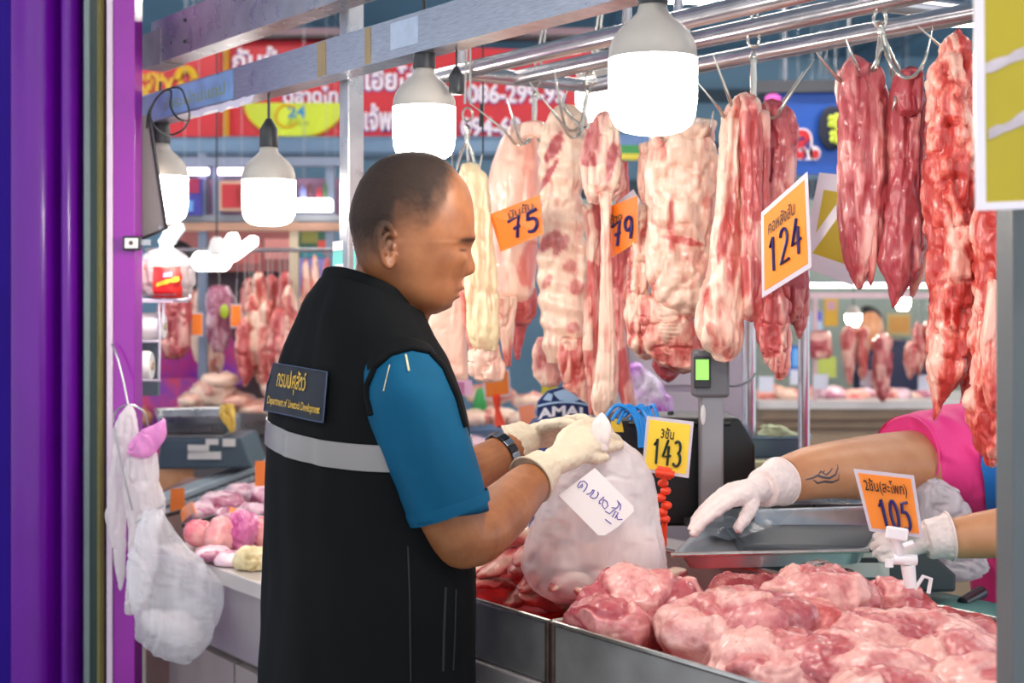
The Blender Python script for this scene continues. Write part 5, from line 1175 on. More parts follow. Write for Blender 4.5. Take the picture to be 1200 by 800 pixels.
grid_patch(lbv, [(183, 331), (208, 324), (209, 329), (184, 336)], 6, 2, .006, lambda x, y: at(x, y, 3.335)).build('yellow_band', M('label_yellow', '#e2b43a', .4), lp)
grid_patch(lbv, [(193, 320), (202, 319), (203, 324), (192, 325)], 3, 2, .006, lambda x, y: at(x, y, 3.335)).build('crest', M('label_blue', '#9fa8d8', .4), lp)

# neighbouring scale
sc2 = thing('digital_scale', 'dark blue grey scale with a deep steel pan beyond the purple jamb', 'scale', at(240, 548, 4.1))
hp = [at(186, 515, 4.05), at(275, 508, 4.25)]
MB().prism([(-.13, 0), (.13, 0), (.1, .085), (-.12, .085)], at(240, 549, 4.0), Vector((1, .1, 0)).normalized(), Zv, Vector((0, 1, 0)), .24).build('housing', M('scale_blue', '#4e606c', .45), sc2, smooth=False, bev=.006)
pan(MB(), [at(180, 478, 4.35), at(272, 476, 4.4), at(275, 487, 4.02), at(184, 488, 4.0)], .05, .03).build('pan', STEEL, sc2, ang=50)
for x0, x1, y0, y1 in ((220, 245, 521, 530), (220, 259, 529, 538), (241, 256, 514, 521), (261, 276, 514, 523)):
    Patch(at(x0, y0, 3.985), at(x1, y0, 3.985), at(x1, y1, 3.985), at(x0, y1, 3.985)).slab(0, 0, 1, 1, 0, .002).build('sticker', MATS['sticker_white'], sc2, smooth=False)
MB().box(at(228, 508, 4.12), .2, .2, .012).build('platform', STEEL2, sc2, smooth=False)
hang_geo(MB(), [(474, 258, 275), (485, 256, 276), (500, 266, 275), (506, 269, 274)], 3.98, .02, seed=230, n=30).build('yellow_film', M('yellow_film', '#f0c75a', .3), None, 'scrap of yellow film hanging over the pan of the blue scale', 'film', ang=180)

# display case ledge and shelf under the scale
lg = thing('display_case', 'aluminium display case ledge carrying the blue grey scale', 'counter', at(250, 600, 4.0) * Vector((1, 1, 0)))
ALU = M('aluminium', '#b3c2cc', .3, .3, var=.15)
MB().beam(at(150, 600, 3.55), at(320, 538, 4.35), .06, .018).build('ledge', ALU, lg, smooth=False, bev=.003)
MB().beam(at(150, 612, 3.53), at(320, 549, 4.33), .03, .012).build('ledge_lip', steel('alu_lip', '#c3d2dc', .25, metal=.4), lg, smooth=False)
MB().box((-.86, 4.25, .45), .3, .5, .9).build('cabinet', M('case_brown', '#8d6f68', .5), lg, smooth=False)
MB().beam(at(150, 640, 3.53), at(320, 572, 4.33), .008, .1).build('glass_front', M('case_glass', '#9a7f79', .15), lg, smooth=False)

# cuts on the left counter
LC = 'cuts laid out on the left counter'
def cut(label, px, py, wpx, hpx, Y, d, seed, mat, bias=.45, contrast=.9, amp=.22, yaw=0, z0=.912, name='pork_cut'):
    k = Y / F; c = at(px, py, Y); a = math.radians(yaw); ax = Vector((math.cos(a), math.sin(a), 0)); ay = Vector((-math.sin(a), math.cos(a), 0))
    rz = hpx / 2 * k
    return lump_geo(MB(), c, wpx / 2 * k, d, rz, ax, ay, Zv, seed, nu=48, nv=28, bias=bias, contrast=contrast, amp=amp, sc=.035, zmin=z0).build(name, mat, None, label, 'meat', LC, fat=True, ang=180)
cut('glossy coral roast on the left counter next to the magenta one', 258, 628, 34, 42, 3.12, .05, 301, ROSE, .6, .5)
cut('glossy magenta roast on the left counter beside the coral one', 284, 624, 42, 44, 3.14, .05, 302, meat('magenta_cut', '#b53a86', '#e98bb4', rough=.15), .45, .5)
cut('small coral cut at the edge of the hanging carrier bag', 234, 624, 34, 28, 3.15, .04, 303, ROSE, .4, .5)
cut('pale coral trimming beside the magenta roast and the man', 304, 622, 26, 34, 3.18, .04, 304, ROSE, .6, .6)
cut('heap of beige tripe on the left counter by the man', 298, 660, 40, 34, 2.92, .04, 305, meat('tripe', '#a8895c', '#e2cfa0', '#c9b078', grain=(60, 60, 60)), .6, .9, .35, name='tripe')
for i, (x, y, w, h, Y) in enumerate([(290, 578, 50, 26, 3.75), (262, 590, 50, 24, 3.6), (300, 600, 40, 24, 3.5), (240, 600, 44, 22, 3.55), (270, 606, 40, 18, 3.35), (310, 585, 30, 24, 3.65), (275, 655, 50, 16, 2.98), (250, 648, 40, 14, 3.0)]):
    cut('lilac pink offal piece in the heap behind the glossy roasts' if i < 6 else 'wet lilac trimming lying in front of the glossy roasts', x, y, w, h, Y, .05, 310 + i, LILAC, .5, 1.0, .3, z0=.912, name='offal_piece')
price_tag('price_tag', 'plain orange tag leaning at the aluminium ledge', c4((200, 573, 3.5), (216, 571, 3.5), (217, 597, 3.5), (199, 600, 3.5)), '#f0853a', margin=0)
cu_ = MB(); vs = []
for i in range(13):
    a = i / 12 * 2.6; vs += [at(211 + 10 * i / 12 + 8 * math.sin(a), 598 - 14 * math.sin(a * .9) + 4 * i / 12, 3.4 + .03 * math.cos(a)), at(213 + 12 * i / 12 + 9 * math.sin(a), 612 - 16 * math.sin(a * .9) + 6 * i / 12, 3.36 + .03 * math.cos(a))]
cu_.add(vs, [(2 * i, 2 * i + 1, 2 * i + 3, 2 * i + 2) for i in range(12)]).build('orange_peel', M('curled_orange', '#ef8a4e', .4), None, 'curled orange plastic tag lying on the left counter', 'price tag')
price_tag('price_tag', 'plain orange tag standing right beside the man', c4((299, 540, 3.7), (315, 540, 3.7), (315, 572, 3.7), (299, 572, 3.7)), '#f0853a', margin=0)
price_tag('price_tag', 'small orange tag lying on the lilac offal', c4((270, 594, 3.35), (283, 598, 3.35), (281, 605, 3.33), (268, 601, 3.33)), '#f0853a', margin=0)
MB().beam(at(193, 604, 3.4), at(222, 596, 3.45), .01, .008).build('tray_edge', DARK, None, 'dark rim of a tray beside the curled orange tag', 'tray', smooth=False)
MB().beam(at(215, 616, 3.2), at(258, 603, 3.35), .008, .008).build('tray_edge', DARK, None, 'long dark tray rim behind the glossy coral roast', 'tray', smooth=False)
tb_ = thing('price_board', 'aqua and white card hanging on the steel post behind the man', 'sign', at(402, 350, 2.8))
PB = Patch(at(390, 283, 2.66), at(416, 280, 2.64), at(416, 352, 2.64), at(389, 354, 2.66))
PB.slab(0, 0, 1, 1, -.004, 0).build('card', M('aqua_card', '#7fd6cf', .4, var=.06), tb_, smooth=False)
PB.slab(.12, .05, .8, .62, 0, .001).build('white_panel', WHITEP, tb_, smooth=False)
PB.slab(0, .84, 1, 1, 0, .001).build('white_panel', WHITEP, tb_, smooth=False)

# ================================================================ market behind
RED = M('sign_red', '#cf1d2c', .45, var=.08); YEL = M('sign_yellow', '#e6b81f', .45)
sg = thing('shop_sign', 'wide red shop sign with white lettering and a lime oval', 'sign', at(480, 178, 6.0))
YS = 6.0
SP = Patch(at(265, 45, YS), at(722, 62, YS), at(722, 182, YS), at(265, 162, YS))
SP.slab(0, 0, 1, 1, -.06, 0).build('board', RED, sg, smooth=False)
SP.slab(-.008, 0, .008, 1, 0, .01).build('yellow_stripe', YEL, sg, smooth=False)
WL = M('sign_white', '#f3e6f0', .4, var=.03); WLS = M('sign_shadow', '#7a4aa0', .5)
def px_uv(P): 
    tl, tr, br, bl = P.c
    return lambda px, py, h: at(px, py, YS) + P.n * h
sp = lambda x0, y0, x1, y1, h: (lambda u, v: at(x0 + (x1 - x0) * u, y1 + (y0 - y1) * v, YS - h))
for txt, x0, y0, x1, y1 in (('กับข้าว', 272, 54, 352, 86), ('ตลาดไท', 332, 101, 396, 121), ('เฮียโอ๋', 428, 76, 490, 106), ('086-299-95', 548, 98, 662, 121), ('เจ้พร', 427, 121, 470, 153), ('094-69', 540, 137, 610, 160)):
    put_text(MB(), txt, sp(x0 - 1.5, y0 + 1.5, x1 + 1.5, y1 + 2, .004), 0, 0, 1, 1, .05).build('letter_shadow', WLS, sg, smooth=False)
    put_text(MB(), txt, sp(x0, y0, x1, y1, .012), 0, 0, 1, 1, .03).build('lettering', WL, sg, smooth=False)
ov = MB(); ov.prism([(math.cos(a) * 58 * YS / F, min(math.sin(a), 0) * 40 * YS / F) for a in np.linspace(math.pi, 2 * math.pi, 25)], at(345, 121, YS - .005), Vector((1, 0, 0)), Zv, Vector((0, -1, 0)), .012)
ovo = ov.build('lime_oval', M('lime', '#cfe02a', .4), sg, smooth=False)
MB().tube([at(345, 121, YS - .01) + Vector((math.cos(a) * 58 * YS / F, 0, math.sin(a) * 40 * YS / F)) for a in np.linspace(math.pi, 2 * math.pi, 30)], .008, 6).build('oval_outline', YEL, ovo)
MB().tube([at(336 + 13 * math.cos(a), 136 + 13 * math.sin(a), YS - .02) for a in np.linspace(.6, 5.4, 20)], .006, 6).build('clock_ring', YEL, ovo)
put_text(MB(), '24', sp(337, 124, 358, 138, .02), 0, 0, 1, 1, .03).build('lettering', M('sign_blue', '#1f8fc0', .4), ovo, smooth=False)
put_text(MB(), 'ชั่วโมง', sp(337, 139, 362, 147, .02), 0, 0, 1, 1).build('lettering', M('sign_olive', '#7f9a2a', .4), ovo, smooth=False)
s2 = thing('shop_sign', 'red sign panel with yellow lettering and chef emblem beyond the jamb', 'sign', at(200, 160, 5.9))
P2 = Patch(at(120, 45, 5.9), at(258, 45, 5.9), at(258, 160, 5.9), at(120, 160, 5.9)); P2.slab(0, 0, 1, 1, -.05, 0).build('board', RED, s2, smooth=False)
YS = 5.9
put_text(MB(), 'รสชx', sp(160, 84, 204, 118, .012), 0, 0, 1, 1, .04).build('lettering', YEL, s2, smooth=False)
MB().tube([at(218 + 10 * math.cos(a), 93 + 12 * math.sin(a), 5.88) for a in np.linspace(math.pi, 2 * math.pi, 12)], .016, 8).build('emblem', YEL, s2)
MB().ell(at(212, 98, 5.88), .014, .006, .014).build('emblem', YEL, s2)
MB().ell(at(224, 98, 5.88), .012, .006, .016).build('emblem', YEL, s2)
fx = thing('sign_cornice', 'mauve cornice strip along the top of the red sign', 'trim', at(480, 50, 6.0))
MB().box(at(500, 40, 6.0), 1.9, .12, .03).build('strip', M('cornice_mauve', '#8d6f78', .5), fx, smooth=False)
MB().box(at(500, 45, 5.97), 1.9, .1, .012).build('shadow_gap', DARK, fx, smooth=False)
bp = thing('sign_base', 'blue grey steel box beam under the red sign', 'beam', at(420, 186, 5.9))
MB().box(at(420, 174, 6.0), 1.7, .2, .085).build('beam_box', M('steel_blue', '#6f8ba6', .35, .3), bp, smooth=False, bev=.02)
gs = thing('shop_sign', 'small green and yellow sign beside the bulb far behind', 'sign', at(748, 190, 5.6))
for (x0, x1, y0, y1, c) in ((700, 770, 158, 170, '#5f7fae'), (700, 770, 170, 180, '#3d8f4b'), (700, 770, 180, 187, '#d2c23a')):
    Patch(at(x0, y0, 5.6), at(x1, y0, 5.6), at(x1, y1, 5.6), at(x0, y1, 5.6)).slab(0, 0, 1, 1, -.03, 0).build('stripe', M('s' + c, c, .5), gs, smooth=False)
# blue sign on the right
bs = thing('shop_sign', 'blue shop sign with white and red letters and green flowers', 'sign', at(960, 205, 5.2)); YS = 5.2
Patch(at(905, 106, YS), at(1010, 104, YS), at(1010, 203, YS), at(905, 205, YS)).slab(0, 0, 1, 1, -.05, 0).build('board', M('sign_cobalt', '#1756b8', .45), bs, smooth=False)
Patch(at(880, 96, YS), at(1010, 94, YS), at(1010, 108, YS), at(880, 110, YS)).slab(0, 0, 1, 1, 0, .03).build('top_bar', M('bar_dark', '#4a4c52', .5), bs, smooth=False)
put_text(MB(), 'ล.', sp(926, 150, 962, 188, .01), 0, 0, 1, 1, .12).build('lettering', WL, bs, smooth=False)
put_text(MB(), 'ล.', sp(928, 152, 960, 186, .016), 0, 0, 1, 1, .04).build('lettering', RED, bs, smooth=False)
MB().ell(at(975, 150, YS - .03), .05, .01, .08).build('flower_ground', M('navy', '#131a33', .5), bs)
for cx, cy in ((979, 142), (981, 160)):
    fl_ = MB().ell(at(cx, cy, YS - .045), .012, .006, .012).build('flower', M('flower_lime', '#cfe04a', .5), bs)
    for k in range(5): MB().ell(at(cx + 6 * math.cos(k * 1.257), cy + 6 * math.sin(k * 1.257), YS - .045), .013, .006, .013, nu=10, nv=6).build('petal', MATS['flower_lime'], fl_)
for x_ in (920, 995): c = at(x_, 100, YS); MB().tube([c, Vector((c.x, c.y, 3.3))], .006, 6).build('hanger', STEEL, bs)
MB().ell(at(906, 116, YS - .04), .03, .01, .02).build('pink_flower', M('flower_pink', '#e65fc0', .5), bs)
# left shelf frame with strip lights
FRM = M('frame_bluegrey', '#7f8ba0', .4, .3)
sf = thing('shelf_frame', 'blue grey shop frame with shelves above the far left stall', 'frame', at(290, 300, 5.2) * Vector((1, 1, 0)))
for x, y0, y1 in ((238, 180, 470), (345, 250, 480), (387, 185, 470), (255, 190, 262)): MB().beam(at(x, y0, 5.2), at(x, y1, 5.2), .03, .03, Vector((0, 1, 0))).build('upright', FRM if x != 345 else M('upright_cream', '#d7c7a8', .4), sf, smooth=False)
for y, h, c in ((190, .03, '#7f8ba0'), (256, .022, '#8a8f98'), (266, .03, '#b98f78')): MB().box(at(290, y, 5.2), .74, .06, h).build('shelf', M('bar' + c, c, .45), sf, smooth=False)
MB().tube([Vector((-1.25, 4.95, 1.622)), Vector((-.6, 4.95, 1.622))], .007, 8).build('meat_rail', STEEL, sf)
Patch(at(205, 209, 5.3), at(400, 209, 5.3), at(400, 254, 5.3), at(205, 254, 5.3)).slab(0, 0, 1, 1, -.01, 0).build('back_panel', M('shelf_back', '#8f6a86', .6, var=.3, scale=12), sf, smooth=False)
for x0, x1 in ((204, 245), (255, 291)):
    t = thing('strip_light', 'pinkish strip light under the frame of the far left stall', 'light', at(x0, 207, 5.18), 'strip lights of the far left stall')
    MB().beam(at(x0, 201, 5.17), at(x1, 201, 5.17), .02, .024).build('tube', glow('pink_tube', '#ffd9f4', 4), t, smooth=False, bev=.006)
    MB().beam(at(x0, 196, 5.18), at(x1, 196, 5.18), .024, .006).build('housing', FRM, t, smooth=False)
t = thing('strip_light', 'bright white strip light right of the long-cord bulb', 'light', at(368, 250, 5.1))
MB().beam(at(345, 241, 5.1), at(390, 241, 5.1), .03, .05).build('tube', glow('white_tube', '#fffaf4', 5), t, smooth=False, bev=.012); MB().beam(at(345, 250, 5.1), at(390, 250, 5.1), .03, .01).build('housing', FRM, t, smooth=False)
def board(name, label, cat, x0, y0, x1, y1, Y, col, extra=(), hang=True):
    t = thing(name, label, cat, at((x0 + x1) / 2, y1, Y)); P_ = Patch(at(x0, y0, Y), at(x1, y0, Y), at(x1, y1, Y), at(x0, y1, Y))
    P_.slab(0, 0, 1, 1, -.02, 0).build('panel', M('c' + col, col, .5, var=.1), t, smooth=False)
    for u0, v0, u1, v1, c in extra: P_.slab(u0, v0, u1, v1, 0, .004).build('print', M('c' + c, c, .5, var=.1), t, smooth=False)
    for u in (.15, .85): c = P_.p(u, 1, -.012); MB().tube([c, Vector((c.x, c.y, 3.3))], .0008, 4).build('hanging_wire', STEEL, t) if hang else None
    return t
board('picture', 'framed red and yellow picture on the shelf under the strip light', 'picture', 257, 212, 287, 247, 5.15, '#c9a58a', ((.1, .1, .9, .9, '#b92f38'), (.6, .2, .9, .85, '#c8b83f')))
board('picture', 'purple blue panel on the shelf beside the hidden bulb', 'picture', 212, 209, 236, 252, 5.15, '#3f3f9a', ((.1, .6, .9, 1, '#a02a52'), (.2, .1, .6, .4, '#6aa0dd')))
for i, (x0, x1, y0, y1, c) in enumerate(((351, 359, 217, 234, '#7f86c4'), (360, 366, 214, 228, '#6b3f44'), (371, 377, 218, 236, '#b03a3e'), (379, 384, 212, 232, '#4d6a48'))):
    k = 5.12 / F; MB().lathe([(.4 * (x1 - x0) * k, 0), (.5 * (x1 - x0) * k, .005), (.5 * (x1 - x0) * k, (y1 - y0) * k * .7), (.2 * (x1 - x0) * k, (y1 - y0) * k * .85), (.2 * (x1 - x0) * k, (y1 - y0) * k)], at((x0 + x1) / 2, y1, 5.12), 14).build('jar', M('jar' + c, c, .3), None, ('periwinkle', 'brown', 'red', 'green')[i] + ' jar standing on the shelf above the white strip light', 'jar')
rb = board('shop_banner', 'red and white banner behind the far left hanging meat', 'sign', 205, 270, 345, 318, 6.2, '#a8605c', ((.08, .3, .3, .55, '#f6d6d2'), (.35, .3, .42, .6, '#f6d6d2'), (.5, .2, .72, .7, '#d9716a'), (.75, .3, 1, .8, '#e99a92')))
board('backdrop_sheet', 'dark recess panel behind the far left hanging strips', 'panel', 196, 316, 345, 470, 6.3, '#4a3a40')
board('wall_poster', 'green and teal poster right of the cream upright', 'poster', 349, 268, 388, 302, 5.6, '#3f6b58', ((.1, .5, .6, .9, '#8f8f4a'), (.1, 0, .8, .2, '#3f8fa0'), (.6, .1, .95, .6, '#d9574e')))
board('backdrop_sheet', 'pale lilac panel behind the thin hanging strips', 'panel', 349, 302, 400, 400, 5.6, '#9a8fd0')
# deformable LED lamp with three wings
lw = thing('wing_lamp', 'white LED lamp with three folding wings over the far left stall', 'lamp', at(265, 316, 4.6)); GW = glow('wing_glow', '#fffdf6', 6)
for a, b_, w in ((at(228, 306, 4.6), at(268, 306, 4.6), .05), (at(256, 304, 4.6), at(276, 276, 4.6), .035), (at(270, 302, 4.6), at(300, 280, 4.6), .03)):
    MB().tube([a, a.lerp(b_, .1), a.lerp(b_, .9), b_], [w * .5, w * .62, w * .62, w * .45], 16, 'round', .45, Vector((0, 1, 0))).build('wing', GW, lw)
MB().lathe([(.022, 0), (.03, .01), (.02, .05), (.012, .06)], at(254, 300, 4.6), 16).build('hub', WHITEP, lw)
MB().tube([at(254, 300, 4.6) + Zv * .05, Vector((at(254, 300, 4.6).x, 4.6, 3.3))], .003, 6).build('cord', DARK, lw)

# hanging cuts of the far left stall
FAR = 'cuts hung in the far left stall'
for i, (x0, x1, y0, y1, Y, m, b_) in enumerate([(282, 302, 326, 420, 5.02, PINK, .5), (292, 316, 318, 448, 4.98, PALE, .5), (306, 332, 322, 462, 5.04, PINK, .45), (322, 346, 318, 440, 4.98, PINK, .5), (300, 328, 352, 468, 4.9, PALE, .5), (276, 298, 372, 452, 4.9, PINK, .45), (316, 340, 360, 455, 4.88, PINK, .5), (284, 308, 345, 440, 4.93, PALE, .55), (330, 348, 335, 430, 4.9, PALE, .5)]):
    w = x1 - x0; hung('pork_strip', 'ragged coral strip in the thick cluster left of the cream upright', m, [([(y0, x0 + w * .35, x0 + w * .65), (y0 + 12, x0 + w * .1, x1 - w * .1), ((y0 + y1) / 2, x0, x1), (y1 - 12, x0 + w * .15, x1 - w * .1), (y1, x0 + w * .4, x0 + w * .6)], Y, .07, dict(seed=400 + i, bias=b_, contrast=1.0, fold=.014, n=50, seg=36, fs=(.02, .04, .1)))], FAR, hookz=1.62)
for i, (x0, x1, y0, y1, m) in enumerate([(351, 364, 304, 395, PALE), (362, 374, 300, 390, SKIN), (376, 390, 302, 385, PINK)]):
    w = x1 - x0; hung('pork_strip', 'slim pale strip hanging right of the cream upright', m, [([(y0, x0 + w * .4, x0 + w * .7), (y0 + 14, x0 + w * .2, x1 - w * .1), ((y0 + y1) / 2, x0, x1), (y1, x0, x1)], 5.1, .04, dict(seed=420 + i, bias=.5, contrast=.8, fold=.01, n=40, seg=32))], 'slim strips behind the man', hookz=1.64)
hung('beef_flank', 'dark purple meat side hanging above the red shirt', REDM, [([(352, 190, 222), (365, 186, 224), (400, 188, 222), (420, 194, 216)], 4.9, .1, dict(seed=430, bias=.2, contrast=.9, fold=.014, n=50))], FAR, hookz=1.62)
hung('pork_flank', 'mauve meat side with a lime dot sticker and pink edge', LILAC, [([(335, 246, 268), (350, 240, 275), (395, 242, 272), (412, 250, 262)], 5.1, .08, dict(seed=431, bias=.35, contrast=.7, fold=.008, n=50))], FAR, hookz=1.62)
MB().ell(at(263, 365, 4.98), .015, .006, .025).build('sticker', M('lime_sticker', '#b8d030', .4), None, 'lime green round sticker on the mauve meat side', 'sticker')
hung('pork_flank', 'pale meat side hanging beside the orange tags', PALE, [([(340, 222, 240), (380, 222, 246), (420, 230, 262), (436, 240, 258)], 5.3, .08, dict(seed=432, bias=.7, contrast=.6, fold=.01, n=50))], FAR, hookz=1.62)
for i, (x0, y0, x1, y1) in enumerate(((224, 366, 238, 394), (270, 356, 283, 384))):
    price_tag('price_tag', ('small plain orange tag above the red shirt', 'small plain orange tag between the mauve side and coral cluster')[i], c4((x0, y0, 4.9), (x1, y0, 4.9), (x1, y1, 4.9), (x0, y1, 4.9)), '#f58220', margin=.06); c = at((x0 + x1) / 2, y0 + 1, 4.905); MB().tube([c, Vector((c.x, 4.945, 1.625))], .001, 5).build('string', STEEL, bpy.data.objects[[o.name for o in bpy.data.objects if o.name.startswith('price_tag')][-1]])
# far vendor in red and purple
fv = thing('person', 'vendor in a red and purple patterned shirt behind the steel scale', 'person', at(212, 352, 5.75) * Vector((1, 1, 0)))
k = 5.75 / F; c0 = at(212, 352, 5.75); body = MB()
for z, a, b_ in ((.0, .14, .1), (.8, .16, .12), (1.05, .17, .12), (1.25, .16, .11), (1.36, .09, .08)): body.v += [(c0.x + a * math.cos(q), c0.y + b_ * math.sin(q), z) for q in np.linspace(0, 2 * math.pi, 28, endpoint=False)]
body.fat = [0] * len(body.v); body.f = [(i * 28 + j, i * 28 + (j + 1) % 28, (i + 1) * 28 + (j + 1) % 28, (i + 1) * 28 + j) for i in range(4) for j in range(28)] + [tuple(range(28))[::-1], tuple(112 + j for j in range(28))]
sk = MB().ell(Vector((c0.x - .02, c0.y, 1.56)), .075, .09, .11); sk.tube([Vector((c0.x - .02, c0.y, 1.5)), Vector((c0.x, c0.y, 1.3))], .05, 16)
for sgn in (-1, 1): sk.tube([Vector((c0.x + sgn * .15, c0.y, 1.28)), Vector((c0.x + sgn * .2, c0.y - .05, 1.05)), Vector((c0.x + sgn * .08, c0.y - .22, 1.0))], [.05, .042, .03], 14, 'round')
sk.add(body.v, body.f); remesh(sk, .008, 2).build('body', VSKIN, fv, ang=180)
mb = MB().add([(c0.x + (v[0] - c0.x) * 1.1, c0.y + (v[1] - c0.y) * 1.1, v[2]) for v in body.v[28:]], [tuple(i - 28 for i in f_) for f_ in body.f[28:112]])
mb.tube([Vector((c0.x + .13, c0.y, 1.3)), Vector((c0.x + .2, c0.y - .03, 1.1))], [.075, .065], 16); mb.tube([Vector((c0.x - .13, c0.y, 1.3)), Vector((c0.x - .2, c0.y - .03, 1.1))], [.075, .065], 16)
mb.build('shirt', M('red_purple_print', '#c5123f', .6, scale=5, col2='#7d1f9a'), fv)
MB().ell(Vector((c0.x - .02, c0.y + .015, 1.59)), .083, .095, .1).build('hair', MATS['black_hair'], fv)
MB().prism([(-.15, 0), (.15, 0), (.13, .3), (-.13, .3)], (c0.x, c0.y - .15, .85), Vector((1, 0, 0)), Zv, Vector((0, 1, 0)), .01).build('apron', M('floral_apron', '#d9486a', .6, scale=16, col2='#8f3fb0'), fv, smooth=False)
# far left counter
fc = thing('far_counter', 'steel bin counter of the far left stall', 'counter', at(290, 352, 5.0) * Vector((1, 1, 0)))
MB().box(at(285, 500, 4.85) + Vector((0, .3, 0)), .38, .5, .03).build('worktop', STEEL, fc, smooth=False)
MB().box(Vector((at(285, 500, 4.85).x, 5.15, .5)), .36, .46, 1.0).build('cabinet', M('case_dark', '#5f5a5c', .5), fc, smooth=False)
for i, (x, y, w, h) in enumerate([(250, 458, 50, 34), (275, 470, 50, 20), (300, 480, 40, 22), (258, 445, 44, 18), (230, 470, 40, 22)]):
    kk = 4.95 / F; lump_geo(MB(), at(x, y, 4.95), w / 2 * kk, .08, h / 2 * kk, Vector((1, 0, 0)), Vector((0, 1, 0)), Zv, 440 + i, nu=32, nv=20, bias=.7, contrast=.6).build('pork_piece', PALE, None, 'pale pork piece heaped on the far left steel counter', 'meat', 'pork heaped on the far left counter', fat=True, ang=180)
st = thing('steel_bin', 'square steel bin at the back of the far left counter', 'bin', at(292, 512, 4.8))
pan(MB(), [at(272, 478, 5.0), at(318, 478, 5.0), at(318, 484, 4.78), at(272, 484, 4.78)], .07, .03).build('pan', STEEL, st, ang=50)

# counter seen between the man and the hanging belly
nc = thing('far_counter', 'pale counter with trays seen between the man and the bag', 'counter', (-.1, 5.2, 0))
MB().box((-.05, 5.2, .9), 1.1, 1.6, .04).build('worktop', M('pale_worktop'), nc, smooth=False)
MB().box((-.05, 5.2, .44), 1.05, 1.5, .88).build('cabinet', MATS['case_dark'], nc, smooth=False)
NB = 'pink cuts on the counter beyond the man'
for i, (x, y, w, h, Y) in enumerate([(556, 490, 40, 18, 4.9), (585, 488, 44, 20, 4.95), (612, 492, 34, 18, 4.9), (560, 523, 50, 20, 4.45), (590, 518, 40, 18, 4.5), (620, 470, 40, 18, 5.3), (575, 462, 60, 22, 5.5)]):
    kk = Y / F; lump_geo(MB(), at(x, y, Y), w / 2 * kk, .07, h / 2 * kk, Vector((1, 0, 0)), Vector((0, 1, 0)), Zv, 450 + i, nu=36, nv=20, bias=.6, contrast=.8, amp=.3).build('pork_cut', LILAC if i in (3, 4) else PALE, None, 'pink cut heaped on the counter beyond the man', 'meat', NB, fat=True, ang=180)
tr_ = thing('steel_tray', 'shallow blue grey tray on the counter beyond the man', 'tray', at(580, 512, 4.6))
pan(MB(), [at(540, 498, 4.85), at(620, 498, 4.85), at(616, 504, 4.6), at(538, 504, 4.6)], .04, .03).build('pan', M('tray_blue', '#6f86a4', .3, .4), tr_, ang=50)
to, Po = price_tag('price_tag', 'blank orange tag on a red clip beyond the man', c4((565, 437, 4.3), (597, 432, 4.3), (599, 463, 4.3), (568, 468, 4.3)), '#e87a18', margin=.07)
MB().tube([at(582, 464, 4.3), at(583, 480, 4.3), at(586, 498, 4.3)], [.014, .008, .018], 10, 'round').build('clip', MATS['red_clip'], to)
price_tag('price_tag', "blank coral tag above the man's left glove", c4((606, 475, 3.9), (626, 472, 3.9), (629, 496, 3.9), (611, 501, 3.9)), '#e58a66', margin=.05)
price_tag('price_tag', 'blank yellow tag peeking above the navy drum', c4((636, 445, 4.2), (650, 443, 4.2), (655, 460, 4.2), (634, 462, 4.2)), '#d8ca2a', margin=.0)
price_tag('price_tag', 'blank orange tag hanging above the navy drum', c4((677, 440, 3.3), (690, 440, 3.3), (690, 466, 3.3), (676, 466, 3.3)), '#f08010', margin=.0)
board('mesh_card', 'pink meshed card hanging under the pork skin sheet', 'card', 497, 446, 553, 463, 3.75, '#d9a8c4', ((.02, .1, .84, .9, '#b06a90'),), hang=False)
MB().ell(at(560, 468, 5.0), .03, .03, .04).build('green_pouch', M('pouch_green', '#2f9a4c', .4), None, 'small green pouch standing left of the blank orange tag', 'pouch') if False else hang_geo(MB(), [(455, 560, 566), (465, 556, 570), (482, 554, 572)], 5.0, .05, seed=460, n=20, seg=20, fold=.004).build('green_pouch', M('pouch_green', '#2f9a4c', .4), None, 'small green pouch standing left of the blank orange tag', 'pouch', ang=180)
dr = thing('navy_drum', 'navy drum lid with white block letters behind the gloves', 'drum', at(662, 500, 3.3)); k = 3.3 / F
NAV = M('drum_navy', '#15306e', .35); SKYB = M('drum_sky', '#a9cdec', .35)
MB().lathe([(.088, -.245), (.088, 0), (.08, .012)], at(664, 497, 3.38), 40, Zv).build('drum', NAV, dr)
DPx = lambda x0, y0, x1, y1, h: (lambda u, v: at(x0 + (x1 - x0) * u, y1 + (y0 - y1) * v + 5 * ((u - .5) * 2) ** 2 - 2, 3.26 - h))
dm = MB(); dm.prism([(-.062, -.03), (.062, -.03), (.062, .035), (.045, .055), (0, .066), (-.04, .055), (-.062, .03)], at(662, 487, 3.27), Vector((1, 0, 0)), Zv, Vector((0, 1, 0)), .03); dm.build('front_label', NAV, dr, smooth=False)
put_text(MB(), 'AMALI', DPx(630, 477, 694, 489, .004), 0, 0, 1, 1, .04).build('lettering', M('drum_white', '#e9eef6', .4), dr, smooth=False)
MB().tube([DPx(630, 472, 694, 474, .002)(u, .5) for u in np.linspace(0, 1, 12)], .0022, 8).build('sky_line', SKYB, dr)
for poly in ([(636, 468), (642, 460), (648, 462), (646, 470)], [(648, 460), (660, 456), (676, 458), (684, 466), (672, 471), (656, 469), (651, 464)]):
    dm = MB(); n_ = len(poly); dm.add([at(x, y, 3.265) for x, y in poly], [tuple(range(n_))]); dm.build('sky_swoosh', SKYB, dr, smooth=False)

